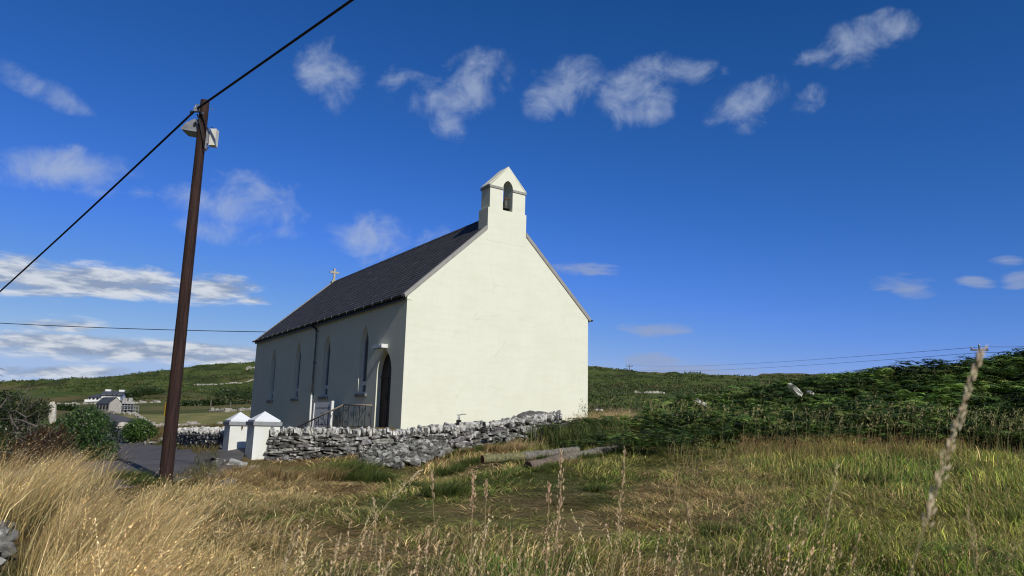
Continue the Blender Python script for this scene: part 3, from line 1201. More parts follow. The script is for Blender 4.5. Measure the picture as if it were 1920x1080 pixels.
# ------------------------------------------------------------------ stones and walls
def stone_shape(rnd, sx, sy, sz, jit=.22):
    """a quarried lump: a box with pulled corners and a chamfered edge ring"""
    vs = []
    k = .76
    for (z, s) in ((-1, k), (-.62, 1), (.62, 1), (1, k)):
        for (x, y) in ((-1, -.6), (-.6, -1), (.6, -1), (1, -.6), (1, .6), (.6, 1), (-.6, 1), (-1, .6)):
            vs.append((sx * x * s, sy * y * s, sz * z))
    dv = [(rnd.uniform(-jit, jit) * sx, rnd.uniform(-jit, jit) * sy, rnd.uniform(-jit, jit) * sz) for _ in vs]
    vs = [tuple(a + b for a, b in zip(v, d)) for v, d in zip(vs, dv)]
    fs = [tuple(range(8))[::-1], tuple(range(24, 32))]
    for r in range(3):
        for i in range(8):
            fs.append((r * 8 + i, r * 8 + (i + 1) % 8, r * 8 + 8 + (i + 1) % 8, r * 8 + 8 + i))
    return vs, fs


def place(vs, fr, loc):
    e1, e2, e3 = fr
    return [tuple(np.array(loc) + e1 * v[0] + e2 * v[1] + e3 * v[2]) for v in vs]


def rot_frame(rnd, e1, e2, e3, a):
    q = Matrix.Rotation(rnd.gauss(0, a), 3, 'X') @ Matrix.Rotation(rnd.gauss(0, a), 3, 'Y') @ Matrix.Rotation(rnd.gauss(0, a), 3, 'Z')
    q = np.array(q)
    F0 = np.stack([e1, e2, e3], 1) @ q
    return F0[:, 0], F0[:, 1], F0[:, 2]


def stone_wall(path, thick, cop_h, seed, label, name='stone_wall', both=False, course=.085, slen=.26, tilt=.05, cop_scale=1., group=None, cop_tilt=.18):
    """path: list of (x, y, z_base, z_top). Faces the side on the right of the path's direction."""
    rnd = random.Random(seed)
    P = np.array(path, float)
    root = empty(name, (P[0, 0], P[0, 1], P[0, 2]), 0, label, 'wall', group)
    off = P[0, :3]
    body, cop, core = MB(), MB(), MB()
    for i in range(len(P) - 1):
        p, q = P[i], P[i + 1]
        d = q[:2] - p[:2]
        Ls = np.linalg.norm(d)
        t = np.array([d[0] / Ls, d[1] / Ls, 0])
        n = np.array([t[1], -t[0], 0])          # right hand side
        z3 = np.array([0, 0, 1.])
        # core
        a, b = p[:3] - off, np.array([q[0], q[1], q[2]]) - off
        hA, hB = p[3] - p[2] - cop_h * .6, q[3] - q[2] - cop_h * .6
        vs = []
        for (o, h) in ((a, hA), (b, hB)):
            for sgn in (1, -1):
                vs.append(o + n * sgn * (thick / 2 - .07) - z3 * .3)
                vs.append(o + n * sgn * (thick / 2 - .07) + z3 * h)
        core.add(vs, [(0, 1, 5, 4), (2, 3, 7, 6), (1, 3, 7, 5), (0, 1, 3, 2), (4, 5, 7, 6)])
        for sgn in ((1, -1) if both else (1,)):
            z = -.2
            while True:
                ch = course * rnd.uniform(.6, 1.5)
                s = rnd.uniform(-.1, .05)
                done = True
                while s < Ls:
                    ln = slen * rnd.choice((.35, .5, .7, 1., 1.4, 1.9)) * rnd.uniform(.85, 1.15) * (1.2 if ch > course else 1)
                    f = min(max((s + ln / 2) / Ls, 0), 1)
                    zb, zt = p[2] * (1 - f) + q[2] * f, p[3] * (1 - f) + q[3] * f - cop_h * .8
                    if zb + z + ch * .5 < zt:
                        done = False
                        if s + ln > -.02 and zb + z > zb - .25:
                            vs, fs = stone_shape(rnd, ln / 2 * .97, .1, ch / 2 * .95, .2)
                            fr = rot_frame(rnd, t, n * sgn, z3, tilt)
                            c = p[:3] + t * (min(s + ln / 2, Ls)) + n * sgn * (thick / 2 - .07 + rnd.uniform(-.02, .03))
                            c[2] = zb + z + ch / 2
                            g = rnd.choice((.5, .7, .9, 1.1, 1.5, 2.1))
                            body.add(place(vs, fr, c - off), fs, (g, g * rnd.uniform(.96, 1.02), g * rnd.uniform(.9, 1.02)))
                    s += ln
                z += ch
                if done or z > 4:
                    break
        # coping: flat stones set on edge
        s = 0.
        while s < Ls:
            w = rnd.uniform(.05, .12) * cop_scale
            f = min((s + w / 2) / Ls, 1)
            zt = p[3] * (1 - f) + q[3] * f
            h = cop_h * rnd.uniform(.75, 1.15)
            vs, fs = stone_shape(rnd, w / 2 * .96, thick / 2 * rnd.uniform(.8, 1.05), h / 2, .24)
            fr = rot_frame(rnd, t, n, z3, cop_tilt)
            c = p[:3] + t * (s + w / 2)
            c[2] = zt - cop_h / 2 + rnd.uniform(-.02, .03)
            g = rnd.uniform(.7, 1.3)
            cop.add(place(vs, fr, c - off), fs, (g, g, g * .97))
            s += w
    core.build('wall_core', M['core'], root)
    body.build('wall_face', M['stone'], root)
    if cop.v:
        cop.build('coping', M['coping'], root)
    return root


def wp(px, Y, zb, zt):
    """a wall vertex seen at column px, Y metres ahead"""
    p = at(px, 800, Y)
    return (p[0], p[1], zb, zt)


# the wall in front of the chapel, from the gate pier to the gable's right foot
WALL_R = [wp(1046, 23.6, .0, .62), wp(985, 22.6, -.2, .44), wp(930, 21.9, -.35, .28), wp(870, 21.2, -.5, .20), wp(810, 20.6, -.7, .09), wp(750, 20.2, -.85, -.01), wp(640, 19.7, -1.0, -.02), wp(508, 19.4, -1.1, -.06)]
stone_wall([(p[0], p[1], p[2] - .15, p[3]) for p in WALL_R[::-1]], .5, .2, 3, 'lichen-spotted dry stone wall running from gate pier past the gable', tilt=.12, course=.095)
pL = at(430, 865, 20.95)
WALL_L = [tuple(np.array([pL[0], pL[1], 0]) + AV * s) for s in (7.2, 4.8, 2.4, .15)]
stone_wall([(p[0], p[1], -1.12, -.10 - .012 * k) for k, p in zip((7, 5, 2, 0), WALL_L)], .45, .19, 5, 'shaded dry stone wall with pale coping left of the gate piers', course=.09, slen=.22)


def build_pier(px, py, Y, wd, label):
    p = at(px, py, Y)
    r = empty('gate_pier', (p[0], p[1], -1.1), TH, label, 'gate pier', 'white pyramid-capped gate piers')
    h = wd / 2
    top = 1.1 + at(px, 790.5, Y)[2]
    MB().box(-h, h, -h, h, -.1, top - .10).build('shaft', M['render_pier'], r)
    MB().box(-h - .04, h + .04, -h - .04, h + .04, top - .10, top).build('cap_band', M['pier_band'], r)
    e = h - .0
    MB().add([(-e, -e, top), (e, -e, top), (e, e, top), (-e, e, top), (-e, -e, top + .04), (e, -e, top + .04), (e, e, top + .04), (-e, e, top + .04), (0, 0, top + .27)],
             [(0, 1, 5, 4), (1, 2, 6, 5), (2, 3, 7, 6), (3, 0, 4, 7), (4, 5, 8), (5, 6, 8), (6, 7, 8), (7, 4, 8)]).build('cap', M['stucco_cap'], r)
    return r


pr1 = build_pier(440.5, 881, 20.6, .62, 'white gate pier standing beside the lane, farther of the two')
MB().box(-.015, .02, -.355, -.311, 1.02, 1.10).box(-.008, .008, -.38, -.35, 1.0, 1.06).build('gate_hook', M['rust'], pr1)
pr2 = build_pier(487.5, 881, 19.5, .655, 'white gate pier joined to the stone wall, nearer of the two')


def stone_mesh(seed, sx, sy, sz):
    rnd = random.Random(seed)
    vs, fs = stone_shape(rnd, sx, sy, sz, .3)
    m = MB()
    g = rnd.choice((.45, .7, .9, 1.15, 1.5))
    m.add(vs, fs, (g, g, g * .97))
    return m.mesh('stone')


RUB = [stone_mesh(100 + k, random.uniform(.08, .16), random.uniform(.06, .11), random.uniform(.025, .06)) for k in range(14)]
for me in RUB:
    me.materials.append(M['rubble'])


def loose_stone(p, s, rot, mesh, label, group, name='loose_stone'):
    o = bpy.data.objects.new(name, mesh)
    COL.objects.link(o)
    o.location = p
    o.rotation_euler = rot
    o.scale = (s, s, s)
    return tag(o, label, 'stone', group)


def rubble():
    rnd = random.Random(8)
    # heap leaning on the wall's foot: along the wall, several layers
    for k in range(200):
        t = rnd.random()
        px = 680 + t * 160
        k2 = rnd.random()                        # 0 foot, 1 top
        Yw = np.interp(px, [690, 750, 810, 870], [19.9, 20.2, 20.6, 21.2]) - .3
        reach = np.interp(px, [680, 720, 760, 830, 870], [.9, 1.4, 1.3, .7, .5])
        Y = Yw - reach * (1 - k2)
        x = at(px, 850, Y)[0]
        topz = np.interp(px, [680, 705, 750, 800, 870], [-.8, -.6, -.42, -.36, -.3])
        zg = g1(x, Y)
        z = zg + .05 + (topz - zg) * k2 ** 1.1
        loose_stone((x, Y, z), rnd.uniform(.65, 1.2), (rnd.gauss(.5, .4), rnd.gauss(0, .5), rnd.uniform(0, 6.3)), rnd.choice(RUB), 'grey angular stone in the rubble heap spilled against the wall', 'stones of the rubble heap')
    # wall-top stones and stones beside the heap of earth
    for k in range(22):
        px = rnd.uniform(900, 1048)
        Yw = np.interp(px, [870, 930, 985, 1046], [21.2, 21.9, 22.6, 23.6])
        k2 = rnd.random()
        Y = Yw - .32 - .5 * (1 - k2)
        x = at(px, 800, Y)[0]
        zg = g1(x, Y)
        tz = np.interp(px, [870, 930, 985, 1046], [.1, .2, .32, .5])
        loose_stone((x, Y, zg + .03 + max(tz - zg, .1) * k2 * .7), rnd.uniform(.6, 1.1), (rnd.gauss(.4, .3), rnd.gauss(0, .5), rnd.uniform(0, 6.3)), rnd.choice(RUB), 'pale stone slipped from the broken wall beside the earth heap', 'stones below the earth heap')


rubble()


def heap(px, Y, rx, ry, h, label):
    c = at(px, 800, Y)
    z0 = g1(c[0], c[1])
    n, m = 40, 14
    V, q = [], []
    for j in range(m):
        for i in range(n):
            a = 2 * math.pi * i / n
            r = j / (m - 1)
            x, y = c[0] + rx * r * math.cos(a), c[1] + ry * r * math.sin(a)
            V.append((x, y, z0 - .12 + h * (1 - r * r) ** 1.2))
    V = np.array(V)
    V[:, 2] += (fbm(V[:, 0] * 3, V[:, 1] * 3, 77, 4) - .5) * .22
    q = [(j * n + i, j * n + (i + 1) % n, (j + 1) * n + (i + 1) % n, (j + 1) * n + i) for j in range(m - 1) for i in range(n)]
    o = link('earth_heap', np_mesh('earth_heap', V, q, smooth=True), M['earth'])
    tag(o, label, 'heap')


heap(1003, 23.9, 1.5, .9, .98, 'grey mound of gravelly earth against the foot of the gable')

# ------------------------------------------------------------------ logs
def build_log(pts, rads, label, end_mat, cols, seed):
    pts = [np.array(p) - np.array([0, 0, .065]) for p in pts]
    p0 = np.array(pts[0])
    r = empty('log', p0, 0, label, 'log')
    rnd = random.Random(seed)
    m = MB()
    fine, rf, cf = [], [], []
    for i in range(len(pts) - 1):
        n = 10
        for k in range(n + (i == len(pts) - 2)):
            t = k / n
            fine.append((1 - t) * np.array(pts[i]) + t * np.array(pts[i + 1]) - p0)
            rf.append((1 - t) * rads[i] + t * rads[i + 1] + rnd.uniform(-.012, .012))
            cf.append(cols[i])
    m.tube(fine, rf, 16)
    for k in range(len(fine)):
        for s in range(16):
            g = rnd.uniform(.85, 1.15)
            m.c[k * 16 + s] = tuple(c * g for c in cf[k])
    m.build('trunk', M['log_grey'], r, False)
    d = fine[1] - fine[0]
    d = d / np.linalg.norm(d)
    MB().tube([fine[0] - d * .006, fine[0] - d * .002], rads[0] * .96, 16).build('cut_end', end_mat, r)
    return r


build_log([at(905, 856, 16.8), at(985, 850, 17.3), at(1083, 839, 18.4)], [.10, .098, .085], 'pale greenish log with a rusty orange cut end lying below the wall', M['log_end'], [(1.0, 1.05, .6), (1.0, 1.0, .98)], 3)
build_log([at(990, 869, 15.2), at(1062, 853, 16.3), at(1165, 832, 18.2)], [.112, .10, .075], 'long grey-brown log with a dark rotten end, closer to the field', M['log_end_dark'], [(.95, .8, .72), (1.05, 1.03, .95)], 4)


# ------------------------------------------------------------------ utility pole and cables
def build_pole():
    base, top = at(309, 912, 13.2), at(384.5, 189, 13.2)
    r = empty('utility_pole', base, 0, 'dark brown wooden utility pole carrying a floodlight and white box', 'pole')
    d = top - base
    Ln = np.linalg.norm(d)
    m = MB()
    n = 24
    rnd = random.Random(2)
    m.tube([d * (-.06 + 1.06 * k / n) for k in range(n + 1)], [.119 - .037 * k / n + rnd.uniform(-.0015, .0015) for k in range(n + 1)], 20)
    m.build('shaft', M['pole_wood'], r, True)

    def P(px, py, Y=13.2):
        return at(px, py, Y) - base
    ax = d / Ln
    # floodlight on the far left side of the shaft
    c = P(371, 236, 13.25)
    fl = MB()
    pf = [(0, .12), (-.08, .135), (-.22, .06), (-.32, -.06), (-.30, -.085), (0, -.13)]
    fl.prism(pf, (0, 1, 0), -.02, .30, (c, (1, 0, 0), (0, 0, 1)))
    fo = fl.build('floodlight', M['galv'], r)
    MB().prism([(-.285, -.09), (-.02, -.132), (-.02, -.145), (-.285, -.103)], (0, 1, 0), .0, .28, (c, (1, 0, 0), (0, 0, 1))).build('lens', M['lens'], fo)
    MB().box(c[0] - .07, c[0] - .035, c[1] - .04, c[1] - .02, c[2] - .02, c[2] + .05).build('tilt_clamp', M['iron'], fo)
    # white junction box on the right side
    c = P(399, 258, 13.12)
    h = .165
    MB().box(c[0] - .05, c[0] + .07, c[1] - .04, c[1] + .09, c[2] - h, c[2] + h).build('junction_box', M['cream_box'], r)
    MB().box(c[0] - .125, c[0] - .10, c[1] - .02, c[1] + .05, c[2] - .26, c[2] + .20).box(c[0] - .10, c[0] - .073, c[1] - .01, c[1] + .04, c[2] - .12, c[2] + .12).build('box_bracket', M['galv'], r)
    MB().tube([c + np.array([-.03, -.03, -h]), c + np.array([-.04, -.03, -h - .05]), c + np.array([-.08, -.03, -h - .09]), c + np.array([-.12, -.04, -h - .06]), c + np.array([-.15, -.06, -h + .02])], .007, 6).build('cable_loop', M['cable'], r, True)
    MB().tube([c + np.array([-.06, .0, h]), c + np.array([-.05, 0, h + .05]), c + np.array([-.02, 0, h + .04]), c + np.array([-.01, 0, h])], .006, 6).build('cable_loop', M['cable'], r, True)
    # cable down the front of the shaft from the clamp to the box
    pts = []
    for (px, py) in ((374, 218), (377, 228), (380.5, 245), (384, 262), (386, 276)):
        q = P(px, py, 13.2)
        q[1] -= .098
        pts.append(q)
    MB().tube(pts, .016, 8).build('drop_cable', M['cable'], r, True)
    # insulator clamp and hook
    c = P(370, 205, 13.15)
    MB().box(c[0] - .05, c[0] + .05, c[1] - .05, c[1] + .03, c[2] - .055, c[2] + .03).tube([c + np.array([-.04, 0, .03]), c + np.array([-.05, 0, .09]), c + np.array([.03, 0, .10])], .01, 6).tube([c + np.array([-.05, 0, .07]), c + np.array([.04, 0, .07])], .008, 6).build('strain_clamp', M['galv'], r)
    MB().lathe([(.001, -.035), (.03, -.03), (.035, 0), (.03, .03), (.001, .035)], tuple(P(359.5, 211, 13.3)), 10).build('insulator', M['cable'], r, True)
    MB().tube([P(393, 203), P(401, 205.5)], .006, 6).build('bolt', M['galv'], r)
    c = P(383, 217.5)
    c[1] -= .105
    MB().box(c[0] - .02, c[0] + .02, c[1] - .012, c[1] + .02, c[2] - .012, c[2] + .028).build('number_tag', M['galv'], r)
    # yellow warning plate on the left edge
    c = P(314, 768, 13.15)
    pl = MB()
    for k in range(6):
        a0, a1 = [math.pi * (.90 + .26 * (k + j) / 6) for j in (0, 1)]
        cx = P(324, 768)[0]
        rr = .138
        vs = [(cx + rr * math.cos(a), math.sin(a) * rr * 1.0, z) for a in (a0, a1) for z in (c[2] - .115, c[2] + .115)]
        pl.add(vs, [(0, 1, 3, 2)])
    po = pl.build('warning_plate', M['yellow'], r)
    mk = MB()
    for k, (za, zb) in enumerate(((.06, .085), (.005, .04), (-.05, -.02))):
        a0, a1 = math.pi * .97, math.pi * 1.11
        vs = [(P(324, 768)[0] + .141 * math.cos(a), .141 * math.sin(a), c[2] + z) for a in (a0, a1) for z in (za, zb)]
        mk.add(vs, [(0, 1, 3, 2)])
    mk.build('warning_marks', M['ink'], po)


build_pole()


def cable(a, b, sag, rad, label, n=24, name='overhead_cable', group=None):
    a, b = np.array(a), np.array(b)
    pts = []
    for k in range(n + 1):
        t = k / n
        p = a * (1 - t) + b * t
        p[2] -= sag * 4 * t * (1 - t)
        pts.append(p - a)
    o = MB().tube(pts, rad, 8).build(name, M['cable'], None, True, a)
    tag(o, label, 'cable', group)


cA = at(368, 205, 13.15)
e1 = at(660, 0, 9.6)
cable(cA, cA + (e1 - cA) * 2.2, .0, .021, 'thick black cable rising from the pole to the top edge of the picture')
e2 = at(0, 541, 20.5)
cable(cA, cA + (e2 - cA) * 1.8, .10, .021, 'thick black cable descending from the pole to the far left')
cable(at(-200, 594, 62), at(560, 623, 62), .25, .03, 'thin distant wire passing behind the pole to the chapel roof')


def far_pole(px, py_top, py_bot, Y, rad, label, arm=True):
    a, b = at(px, py_bot, Y), at(px, py_top, Y)
    r = empty('power_pole', a, 0, label, 'pole')
    h = b[2] - a[2]
    MB().tube([(0, 0, -.5), (0, 0, h)], [rad, rad * .75], 8).build('shaft', M['bark'], r, True)
    if arm:
        w = rad * 7
        MB().box(-w, w, -rad * .4, rad * .4, h - rad * 3.4, h - rad * 2.2).build('crossarm', M['bark'], r)
        for s in (-1, 0, 1):
            MB().lathe([(.001, 0), (rad * .5, .0), (rad * .7, rad * 1.2), (rad * .4, rad * 2.2), (.001, rad * 2.3)], (s * w * .9, 0, h - rad * 2.2 if s else h), 8).build('insulator', M['galv'], r, True)
    return b


t1 = far_pole(1180, 684, 705, 330, .22, 'tiny power pole on the hillside right of the chapel')
t2 = far_pole(1440, 701, 712, 430, .22, 'tiny power pole on the skyline above the pale dry grass')
t3 = far_pole(1843, 650, 720, 70, .12, 'power pole top showing above the bracken behind the tall stalk')
for dz, nm in ((.0, 'upper'), (-1.0, 'lower')):
    cable(t1 + np.array([0, 0, dz * 2]), t3 + np.array([0, 0, dz * .55]), 1.2, .018, '%s thin power wire crossing the sky right of the chapel' % nm, name='power_wire')
    cable(t3 + np.array([0, 0, dz * .55]), at(2100, 632 - dz * 8, 62), .3, .018, '%s short wire running right from the power pole top' % nm, name='power_wire')
for px, pt, pb in ((394, 750, 772), (431, 753, 771)):
    far_pole(px, pt, pb, 128, .13, 'bare grey post beyond the mown meadow, %s pole' % ('left' if px < 400 else 'right'), False)


# ------------------------------------------------------------------ far buildings
def gable_house(root, x0, x1, y0, y1, zb, ze, zr, wall_m, roof_m, axis='x', over=.25):
    m = MB()
    if axis == 'x':
        yc = (y0 + y1) / 2
        m.box(x0, x1, y0, y1, zb, ze)
        for x in (x0, x1):
            m.add([(x, y0, ze), (x, y1, ze), (x, yc, zr)], [(0, 1, 2)])
        wl = m.build('wall', wall_m, root)
        r = MB()
        for (ya, s) in ((y0, -1), (y1, 1)):
            r.add([(x0 - over, ya + s * over, ze - .1), (x1 + over, ya + s * over, ze - .1), (x1 + over, yc, zr + .12), (x0 - over, yc, zr + .12)], [(0, 1, 2, 3)])
            r.add([(x0 - over, ya + s * over, ze - .25), (x1 + over, ya + s * over, ze - .25), (x1 + over, yc, zr - .03), (x0 - over, yc, zr - .03)], [(0, 1, 2, 3)])
        rf = r.build('roof', roof_m, root)
    else:
        xc = (x0 + x1) / 2
        m.box(x0, x1, y0, y1, zb, ze)
        for y in (y0, y1):
            m.add([(x0, y, ze), (x1, y, ze), (xc, y, zr)], [(0, 1, 2)])
        wl = m.build('wall', wall_m, root)
        r = MB()
        for (xa, s) in ((x0, -1), (x1, 1)):
            r.add([(xa + s * over, y0 - over * .2, ze - .1), (xa + s * over, y1 + over, ze - .1), (xc, y1 + over, zr + .12), (xc, y0 - over * .2, zr + .12)], [(0, 1, 2, 3)])
        rf = r.build('roof', roof_m, root)
    return wl, rf


def window_part(root, x, y, z, w, h, name='window', axis='y'):
    m = MB()
    if axis == 'y':
        m.box(x - w / 2, x + w / 2, y - .06, y + .05, z, z + h)
    else:
        m.box(x - .06, x + .05, y - w / 2, y + w / 2, z, z + h)
    m.build(name, M['farglass'], root)


def build_far_houses():
    Y = 168
    s = Y / FPX
    b = at(195, 752, Y)
    h = empty('farmhouse', b, R_(17), 'white two-storey farmhouse with grey roof and white chimneys on the hillside', 'house')
    x0, x1 = 0, 31 * s
    wl, rf = gable_house(h, x0, x1, -3, 3, -1.5, 13 * s - .2, 18.5 * s, M['farwhite'], M['farslate'])
    for x in (x0 + .1, x1 - .9):
        MB().box(x, x + 1.1, -.5, .5, 17 * s, 21.5 * s).build('chimney', M['farwhite'], rf)
    for x in (1.1, 1.75, 2.3, 3.1):
        window_part(h, x * .95, -3.0, 1.15, .22, .36)
    window_part(h, 1.0, -3.0, .35, .35, .5)
    # sun room to the left with hipped roof
    ex = MB()
    ex.box(-20 * s * 1.0, -.05, -3.6, 2, -1.5, 5.2 * s).build('extension', M['farwhite'], h)
    MB().add([(-20.6 * s, -3.9, 5 * s), (.0, -3.9, 5 * s), (0, 2.3, 5 * s), (-20.6 * s, 2.3, 5 * s), (-12 * s, -.8, 12 * s), (-.05, -.8, 12.5 * s)], [(0, 1, 5, 4), (1, 2, 5), (2, 3, 4, 5), (3, 0, 4)]).build('roof', M['farslate'], h)
    for x in (-17.5, -11.5, -5):
        window_part(h, x * s, -3.6, .6 * s, 3.6 * s, 4.3 * s)
    MB().box(-22 * s, -1 * s, -5.5, -5.2, -2, .1).build('terrace_wall', M['farwhite'], h)
    # ruin with stone gable
    Y = 116
    s = Y / FPX
    b = at(194.5, 776, Y)
    r = empty('stone_barn', at(203, 776, Y), R_(52), 'grey stone barn with a blank pale gable and dark slate roof', 'barn')
    gable_house(r, 0, 22 * s, 0, 4.6, -1, 20 * s, 30 * s, M['farstone'], M['farslate'], 'y', .12)
    for k in range(4):
        window_part(r, 0, .6 + k * 1.1, 9 * s, .5, 7 * s, axis='x')
    # shell under repair with scaffolding
    b = at(226, 774, Y + 3)
    q = empty('roofless_building', b, R_(30), 'roofless grey building wrapped in scaffolding beside the stone barn', 'building')
    MB().box(0, 22 * s, 0, 5, 17 * s, 22 * s).box(0, 22 * s, .0, .3, 11 * s, 14 * s).box(0, 5 * s, .01, 5, -1, 11 * s).box(10 * s, 12 * s, .01, 5, -1, 11 * s).box(19 * s, 22 * s, .01, 5, -1, 11 * s).build('wall', M['farstone'], q)
    MB().box(1 * s, 9 * s, .5, 3, 22 * s, 28 * s).box(11 * s, 18 * s, .5, 3, 22 * s, 29 * s).build('dormer', M['concrete'], q)
    MB().box(.2 * s, 21 * s, 1.0, 1.2, -.5, 17 * s).build('interior_shade', M['core'], q)  # near-black sheet, paints the shade inside the shell
    MB().box(-.1, 22.2 * s, -.9, -.1, 17 * s, 17.6 * s).box(-.1, 22.2 * s, -.9, -.1, 9 * s, 9.6 * s).build('scaffold_deck', M['galv'], q)
    for x in (0, 5, 10, 15, 20, 24, 29):
        MB().tube([(x * s, -.9, -1), (x * s, -.9, (24 if x < 22 else 15) * s)], .05, 6).build('scaffold_tube', M['galv'], q)
    MB().tube([(0, -.95, 13 * s), (29 * s, -.95, 13 * s)], .05, 6).tube([(0, -.95, 6 * s), (29 * s, -.95, 6 * s)], .05, 6).build('scaffold_tube', M['galv'], q)


build_far_houses()


def far_wall(pix, h, label, seed, name='field_wall'):
    """low tumbled boundary wall through points (px, py, Y)"""
    rnd = random.Random(seed)
    m = MB()
    P = [at(*p) for p in pix]
    off = P[0]
    for i in range(len(P) - 1):
        L0 = np.linalg.norm(P[i + 1][:2] - P[i][:2])
        n = max(3, int(L0 / (h * .8)))
        for k in range(n):
            f = (k + rnd.random() * .6) / n
            p = P[i] * (1 - f) + P[i + 1] * f
            z = g1(p[0], p[1])
            hh = h * rnd.uniform(.45, 1.2)
            if rnd.random() < .3:
                continue
            vs, fs = stone_shape(rnd, h * rnd.uniform(.4, .8), h * .5, hh / 2, .25)
            g = rnd.uniform(.6, 1.3)
            a = math.atan2(P[i + 1][1] - P[i][1], P[i + 1][0] - P[i][0])
            fr = (np.array([math.cos(a), math.sin(a), 0]), np.array([-math.sin(a), math.cos(a), 0]), np.array([0, 0, 1.]))
            m.add(place(vs, fr, np.array([p[0], p[1], z + hh * .35]) - off), fs, (g, g, g * .95))
    o = m.build(name, M['farstone'], None, False, off)
    tag(o, label, 'wall')


far_wall([(96, 748, 150), (180, 752, 150), (225, 757, 150), (300, 752, 160)], .6, 'pale field wall along the foot of the hill behind the houses', 1)
far_wall([(318, 743, 330), (360, 735, 340), (400, 718, 360), (440, 711, 370), (485, 709, 380)], .85, 'long pale stone wall climbing across the hillside', 2)
far_wall([(375, 741, 270), (450, 740, 275), (480, 739, 280)], .8, 'short stone wall at the foot of the hill above the pasture', 3)
far_wall([(395, 771, 118), (425, 776, 112), (475, 773, 118)], .6, 'tumbled stone wall at the far edge of the mown meadow', 4)
far_wall([(225, 803, 52), (330, 799, 53), (440, 798, 54)], .5, 'low stone wall at the near edge of the mown meadow', 5)
far_wall([(1190, 726, 90), (1215, 724, 90), (1245, 727, 92)], .28, 'broken pale stone wall right of the gable below the hill', 6)
far_wall([(205, 776, 108), (250, 779, 100), (290, 800, 62)], .4, 'stone wall bordering the upper lane near the barn', 7)
far_wall([(460, 698, 500), (490, 684, 560)], 1.6, 'short stretch of stone wall high on the hill', 8)


# ------------------------------------------------------------------ vegetation
def unit(a):
    return a / (np.linalg.norm(a, axis=-1, keepdims=True) + 1e-9)


def blades(base, h, lean, width, c0, c1, mid=.5, droop=.0):
    """tapering two-segment blades. base (N,3), h (N), lean (N,2) horizontal tip offset, width (N)"""
    n = len(base)
    a = RNG.uniform(0, 2 * np.pi, n)
    wd = np.stack([np.cos(a), np.sin(a), np.zeros(n)], -1) * (width / 2)[:, None]
    tip = base + np.concatenate([lean, h[:, None]], 1)
    md = base + np.concatenate([lean * (mid ** 1.8), (h * (mid + droop))[:, None]], 1)
    V = np.stack([base - wd, base + wd, md + wd * .75, md - wd * .75, tip], 1)
    i = np.arange(n) * 5
    q = np.stack([i, i + 1, i + 2, i + 3], -1)
    t = np.stack([i + 3, i + 2, i + 4], -1)
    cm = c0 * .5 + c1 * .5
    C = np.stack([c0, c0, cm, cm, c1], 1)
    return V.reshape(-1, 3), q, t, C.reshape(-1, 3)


class Bulk:
    def __init__(s):
        s.V, s.Q, s.T, s.C, s.n = [], [], [], [], 0

    def add(s, V, q, t, C):
        s.V.append(V)
        s.C.append(C)
        if q is not None and len(q):
            s.Q.append(q + s.n)
        if t is not None and len(t):
            s.T.append(t + s.n)
        s.n += len(V)

    def mesh(s, name, smooth=False):
        return np_mesh(name, np.concatenate(s.V), np.concatenate(s.Q) if s.Q else None, np.concatenate(s.T) if s.T else None, np.concatenate(s.C), smooth)


def kites(c, ax, side, ln, wd, col):
    """diamond leaves: centre line from c along ax (unit) of length ln, width wd along side"""
    n = len(c)
    V = np.stack([c, c + ax * (ln * .45)[:, None] + side * (wd / 2)[:, None], c + ax * ln[:, None], c + ax * (ln * .45)[:, None] - side * (wd / 2)[:, None]], 1)
    i = np.arange(n) * 4
    return V.reshape(-1, 3), np.stack([i, i + 1, i + 2, i + 3], -1), None, np.repeat(col, 4, 0)


def rnd_dir(n):
    v = RNG.normal(size=(n, 3))
    return unit(v)


def pick(n, cols, wts):
    k = RNG.choice(len(cols), n, p=np.array(wts) / sum(wts))
    return np.array(cols)[k] * RNG.uniform(.75, 1.25, (n, 1)) * RNG.uniform(.94, 1.06, (n, 3))


def sector(n, px0, px1, r0, r1, power=1.):
    """ground points between two image columns and two distances; power 1 = even in log distance"""
    ph = np.arctan((RNG.uniform(px0, px1, n) - 960) / FPX)
    u = RNG.random(n)
    if power == 1.:
        r = np.exp(np.log(r0) + u * (np.log(r1) - np.log(r0)))
    else:
        k = 2 - power
        r = (r0 ** k + u * (r1 ** k - r0 ** k)) ** (1 / k)
    Y = r * np.cos(ph)
    return r * np.sin(ph), Y, 960 + np.tan(ph) * FPX, r


def wall_front(px):
    """how far ahead the field reaches at an image column (foot of the wall, foot of the bank)"""
    return np.interp(px, [330, 420, 500, 640, 750, 870, 985, 1046, 1150, 1300, 1500, 1700, 1900, 2000], [13.5, 16, 19.0, 19.4, 19.8, 20.8, 22.2, 23.0, 22.0, 19.8, 18.9, 18.5, 18.0, 18])


def fsec(n):
    k = int(n * .81)
    a, b = sector(k, 330, 2050, 3.2, 25, 1.25), sector(n - k, 2050, 3100, 3.2, 25, 1.25)
    o = RNG.permutation(n)
    return [np.concatenate([p, q])[o] for p, q in zip(a, b)]


